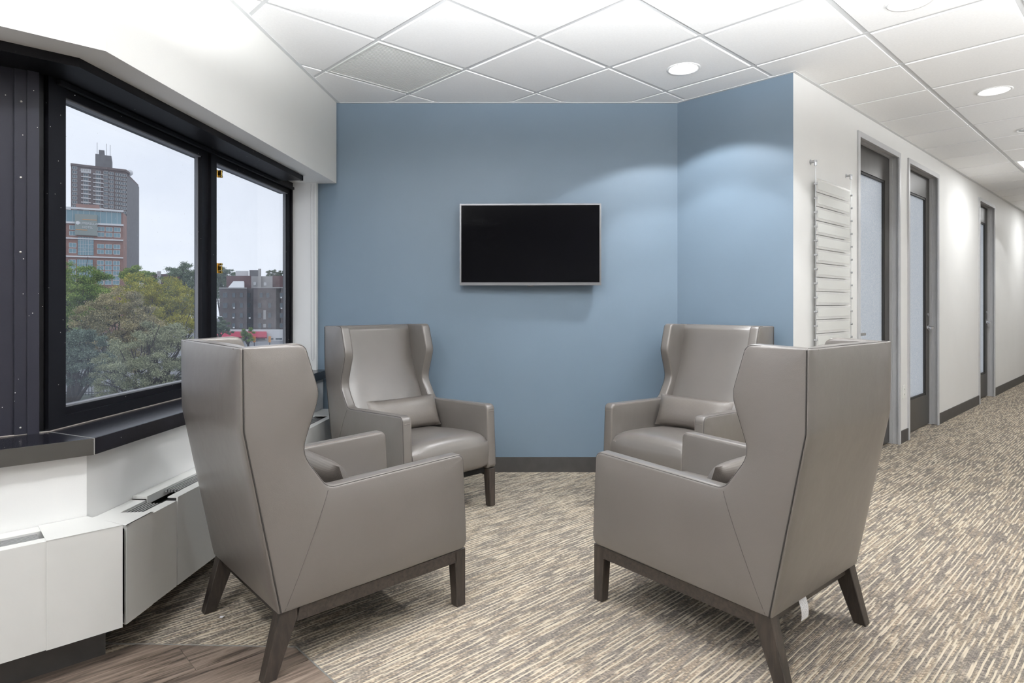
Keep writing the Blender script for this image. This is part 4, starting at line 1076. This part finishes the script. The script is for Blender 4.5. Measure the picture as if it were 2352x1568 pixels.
for px, y0, y1, w_ in ((607.8, 712, 733, 6), (607.8, 744, 752, 6.5)):
    ablock('niche', px-w_/2, px+w_/2, y0, y1, 159.85, .3, 'apt_pale')
for px, py in ((537.5, 707), (536, 729.5), (537, 752), (573.5, 730), (646, 683), (646.5, 708)):
    ablock('air_conditioner', px-2, px+2, py-1.6, py+1.6, 159.5, .6, 'ext_white')
# shop front with red awning
ox, oy = W(570, 156)
sh = thing('shop_front', 'low pale shop front with a long crimson awning at street level', 'shop', (ox, oy, GZ))
obj('wall', prm([rel(W(496, 157)), rel(W(700, 157)), rel(W(700, 159.7)), rel(W(496, 159.7))], 0, zz(757, 157)-GZ), 'ext_white', sh)
vsx = [(515, 761, 156.9), (612, 761, 156.9), (608, 774, 154.8), (585, 774, 154.8), (515, 772, 154.8)]
bm = bmesh.new(); v_ = [bm.verts.new((*rel(W(a, d)), zz(y, d)-GZ)) for a, y, d in ((496, 761, 156.9), (612, 761, 156.9), (612.5, 773.5, 154.6), (496, 773.5, 154.6))]; bm.faces.new(v_)
r = bmesh.ops.extrude_face_region(bm, geom=bm.faces[:]); bmesh.ops.translate(bm, verts=[v for v in r['geom'] if isinstance(v, bmesh.types.BMVert)], vec=(0, .3, -.35)); obj('awning', bm, 'awning_red', sh)
for a, b in ((520, 545), (590, 609), (616, 628), (633, 648)): obj('shop_window', prm([rel(W(a, 156.9)), rel(W(b, 156.9)), rel(W(b, 157.1)), rel(W(a, 157.1))], .3, zz(776, 157)-GZ), 'ext_glass', sh)
for px, lab in ((584, 'orange traffic signal standing beneath the crimson awning'), (619.5, 'orange traffic signal standing before the pale shop wall')):
    ox, oy = W(px, 120); tl_ = thing('traffic_signal', lab, 'traffic light', (ox, oy, GZ)); top = zz(772, 120)-GZ
    bm = bmesh.new(); tube(bm, [(0, 0, 0), (0, 0, top-1)], .07, 8); obj('pole', bm, 'iron', tl_)
    obj('housing', bxm(-.19, .19, -.15, .15, top-1.15, top), 'orange_paint', tl_)
    for k_ in range(3):
        bm = bmesh.new(); tube(bm, [(0, -.15, top-.2-k_*.36), (0, -.24, top-.2-k_*.36)], .11, 10); obj('lens_hood', bm, 'orange_paint', tl_)
ox, oy = W(496, 115); lp = thing('street_lamp', 'slim grey street lamp with a curved arm before the brick block', 'street lamp', (ox-1.6, oy, GZ)); zl = zz(727, 115)-GZ
bm = bmesh.new(); tube(bm, [(0, 0, 0), (0, 0, zl-.9), (.25, 0, zl-.35), (.9, 0, zl-.05), (2.2, 0, zl)], .06, 6); obj('pole', bm, 'satin_metal', lp)
obj('lamp_head', rbox(2.0, 2.7, -.12, .12, zl-.05, zl+.08, .03), 'ext_white', lp)
# low far building and tree line roofs
ox, oy = W(380, 230); lo_ = thing('low_building', 'low far brown roof with a small white turret above the trees', 'building', (ox, oy, GZ))
obj('wall', prm([rel(W(330, 230)), rel(W(425, 230)), rel(W(425, 245)), rel(W(330, 245))], 0, zz(629, 230)-GZ), 'apt_red', lo_)
obj('turret', prm([rel(W(361, 229)), rel(W(370, 229)), rel(W(370, 232)), rel(W(361, 232))], 0, zz(623, 230)-GZ), 'ext_white', lo_)
# iron park fence
ox, oy = W(190, 62); fe = thing('park_fence', 'black iron railing along the park beneath the trees', 'fence', (ox, oy, GZ)); fl = 9.
for z in (.35, 1.25): obj('rail', bxm(-fl, fl, -.03, .03, z-.03, z+.03), 'iron', fe)
pm = None
for k_ in range(61):
    x = -fl+2*fl*k_/60
    if pm is None: o = obj('picket', bxm(-.02, .02, -.02, .02, 0, 1.4), 'iron', fe); pm = o.data; o.location = (x, 0, 0)
    else: inst('picket', pm, fe, (x, 0, 0))

# trees
def tree(label, base, blobs, m_, nleaf, ls, seed, group='trees outside the window', trunk_r=.28):
    """base = (px, depth); blobs = (px, py, radius m, depth offset)"""
    g = np.random.default_rng(seed); bx, by = W(*base); d0 = base[1]
    t = thing('tree', label, 'tree', (bx, by, GZ), 0, group)
    P = []
    for px, py, r, dd in blobs:
        x, y = W(px, d0+dd); P.append((np.array([x-bx, y-by, zz(py, d0+dd)-GZ]), r))
    bm = bmesh.new(); fork = np.array([0, 0, min(3., .35*P[0][0][2])])
    tube(bm, [(0, 0, 0), (0.05, 0, fork[2]*.6), tuple(fork)], [trunk_r, trunk_r*.85, trunk_r*.8], 8); tr = obj('trunk', bm, 'bark', t, True)
    for c, r in P:
        bm = bmesh.new(); m1 = fork+(c-fork)*.5+g.normal(0, .25, 3); tube(bm, [tuple(fork), tuple(m1), tuple(c)], [trunk_r*.55, trunk_r*.35, trunk_r*.12], 6)
        for q in range(5):
            e = c+g.normal(0, 1, 3)/1.6*r*.7; tube(bm, [tuple(m1+(c-m1)*.5), tuple((m1+e)/2+g.normal(0, .15, 3)), tuple(e)], [trunk_r*.2, trunk_r*.12, .02], 5)
        obj('branch', bm, 'bark', tr, True)
    tot = sum(r*r for _, r in P); cen = []
    for c, r in P:
        n = int(5*nleaf*r*r/tot); nt_ = max(9, int(44*r*r/6))            # twig clusters on each blob
        dv = g.normal(0, 1, (nt_, 3)); dv /= np.linalg.norm(dv, axis=1)[:, None]
        tw_ = c+dv*(r*g.uniform(.55, 1., (nt_, 1)))*np.array([1, 1, .82])
        idx = g.integers(0, nt_, n); off = g.normal(0, 1, (n, 3))*(.075*r+.07)*np.array([1, 1, .6]); cen.append(tw_[idx]+off)
    C = np.concatenate(cen); n = len(C)
    a = g.normal(0, 1, (n, 3)); a /= np.linalg.norm(a, axis=1)[:, None]; b = np.cross(a, g.normal(0, 1, (n, 3))); b /= np.linalg.norm(b, axis=1)[:, None]
    s = .42*ls*g.uniform(.6, 1.3, (n, 1)); a *= s; b *= s*.55
    vs = np.stack([C-a, C+b, C+a, C-b], 1).reshape(-1, 3)
    me = bpy.data.meshes.new('foliage'); me.vertices.add(4*n); me.vertices.foreach_set('co', vs.astype(np.float32).ravel())
    me.loops.add(4*n); me.loops.foreach_set('vertex_index', np.arange(4*n, dtype=np.int32)); me.polygons.add(n)
    me.polygons.foreach_set('loop_start', np.arange(0, 4*n, 4, dtype=np.int32)); me.update(calc_edges=True); me.materials.append(M[m_])
    o = link(bpy.data.objects.new('foliage', me), t); o['kind'] = 'stuff'
    return t
tree('broad yellow green tree crowning the park before the hotel', (345, 68), [(320, 668, 2.6, 0), (275, 685, 2.0, 1), (375, 672, 2.4, 1), (345, 705, 2.8, 0), (410, 690, 2.3, 1), (300, 715, 2., 0), (395, 730, 2.4, 1), (430, 735, 2.3, 2), (360, 750, 2.2, 0)], 'leaf_yellow', 15000, .16, 1)
tree('bright green tree at the edge of the park beside the hotel', (160, 56), [(150, 655, 2.2, 0), (185, 640, 2.0, 1), (215, 655, 1.7, 1), (165, 690, 2.2, 0), (205, 695, 1.9, 0), (140, 720, 2.2, 0), (180, 735, 2.0, 0)], 'leaf_green', 11000, .15, 2)
tree('olive brown tree standing in front of the yellow green crown', (262, 51), [(240, 705, 1.6, 0), (275, 695, 1.5, 0), (310, 710, 1.3, 0), (335, 725, 1.0, 0), (215, 745, 1.8, 0), (265, 745, 2.2, -.5), (315, 765, 1.9, 0), (200, 790, 1.9, 0), (250, 800, 2.2, -.5), (300, 810, 1.9, 0)], 'leaf_olive', 15000, .135, 3)
tree('pale sage willow-leaved tree nearest the window glass', (350, 40), [(345, 765, 1.2, 0), (390, 765, 1.1, 0), (430, 765, 1.2, 0), (300, 800, 1.3, 0), (360, 805, 1.6, -.4), (410, 810, 1.5, 0), (260, 830, 1.1, 0), (310, 850, 1.6, -.4), (370, 860, 1.8, -.4), (430, 850, 1.6, 0), (240, 875, .9, 0), (280, 900, 1.4, 0), (345, 910, 1.6, 0), (420, 905, 1.7, 0)], 'leaf_sage', 20000, .105, 4)
tree('dusky blue green tree low beside the iron railing', (175, 43), [(165, 775, 1.6, 0), (195, 795, 1.4, 0), (165, 820, 1.6, 0), (205, 835, 1.4, 0), (180, 855, 1.3, 0), (225, 850, 1.2, 0)], 'leaf_blue', 9000, .125, 5)
tree('dull green tree farther back beside the centre stile', (425, 85), [(405, 640, 2.0, 0), (430, 630, 2.1, 0), (445, 655, 2.4, 0), (455, 690, 2.6, 0), (395, 660, 1.8, 0)], 'leaf_dark', 8000, .2, 6)
tree('small green tree top rising against the tower base', (330, 95), [(325, 625, 1.6, 0), (300, 632, 1.7, 0), (340, 640, 1.6, 0), (315, 645, 2., 0)], 'leaf_green', 5000, .2, 7)
tree('dark leafy tree behind the brick walk-up block', (508, 190), [(500, 625, 3.0, 0), (520, 632, 3.0, 0), (498, 650, 3.2, 0), (520, 655, 3.2, 0), (538, 640, 2.2, 0), (505, 670, 2.4, 0)], 'leaf_dark', 6000, .36, 8)
tree('street tree before the left end of the brick block', (505, 135), [(500, 740, 1.6, 0), (510, 750, 1.6, 0), (522, 758, 1.2, 0), (498, 760, 1.5, 0)], 'leaf_dark', 4000, .22, 9)
tree('young street tree in front of the crimson awning', (570, 118), [(568, 762, 1.1, 0), (575, 768, 1.0, 0), (562, 770, .9, 0), (572, 778, 1.0, 0)], 'leaf_green', 3500, .15, 10)
tree('thin tree top showing above the flat brick roof', (627, 200), [(622, 628, 1.7, 0), (632, 627, 1.5, 0), (640, 630, 1.3, 0), (652, 628, 1.6, 0)], 'leaf_dark', 2500, .3, 11)
# more of the park and street, past the edges of what the panes frame from here
for k, (px, d, m_) in enumerate(((-10, 84, 'leaf_green'), (-190, 60, 'leaf_green'), (-430, 72, 'leaf_green'), (-820, 56, 'leaf_green'), (770, 92, 'leaf_green'), (910, 112, 'leaf_green'))):
    tree('mid green park tree standing past the edges of the window view', (px, d), [(px-25, 690, 2.4, 0), (px+30, 680, 2.5, 1), (px, 655, 2.3, 0), (px-45, 730, 2.6, 0), (px+45, 735, 2.6, 0), (px, 740, 2.8, -1)], m_, 5000, .2, 40+k, 'park trees past the window view')
ox, oy = W(850, 170)
eb = thing('apartment_block', 'plain red brick block past the far edge of the window view', 'building', (ox, oy, GZ))
obj('wall', prm([rel(W(740, 165)), rel(W(1000, 165)), rel(W(1000, 180)), rel(W(740, 180))], 0, az(650, 165)), 'apt_red', eb)
for py in (677, 701, 724, 748):
    for px in range(755, 1000, 22): x, y = rel(W(px, 165)); inst('window', aw, eb, (x, y-.02, az(py, 165)), 0)
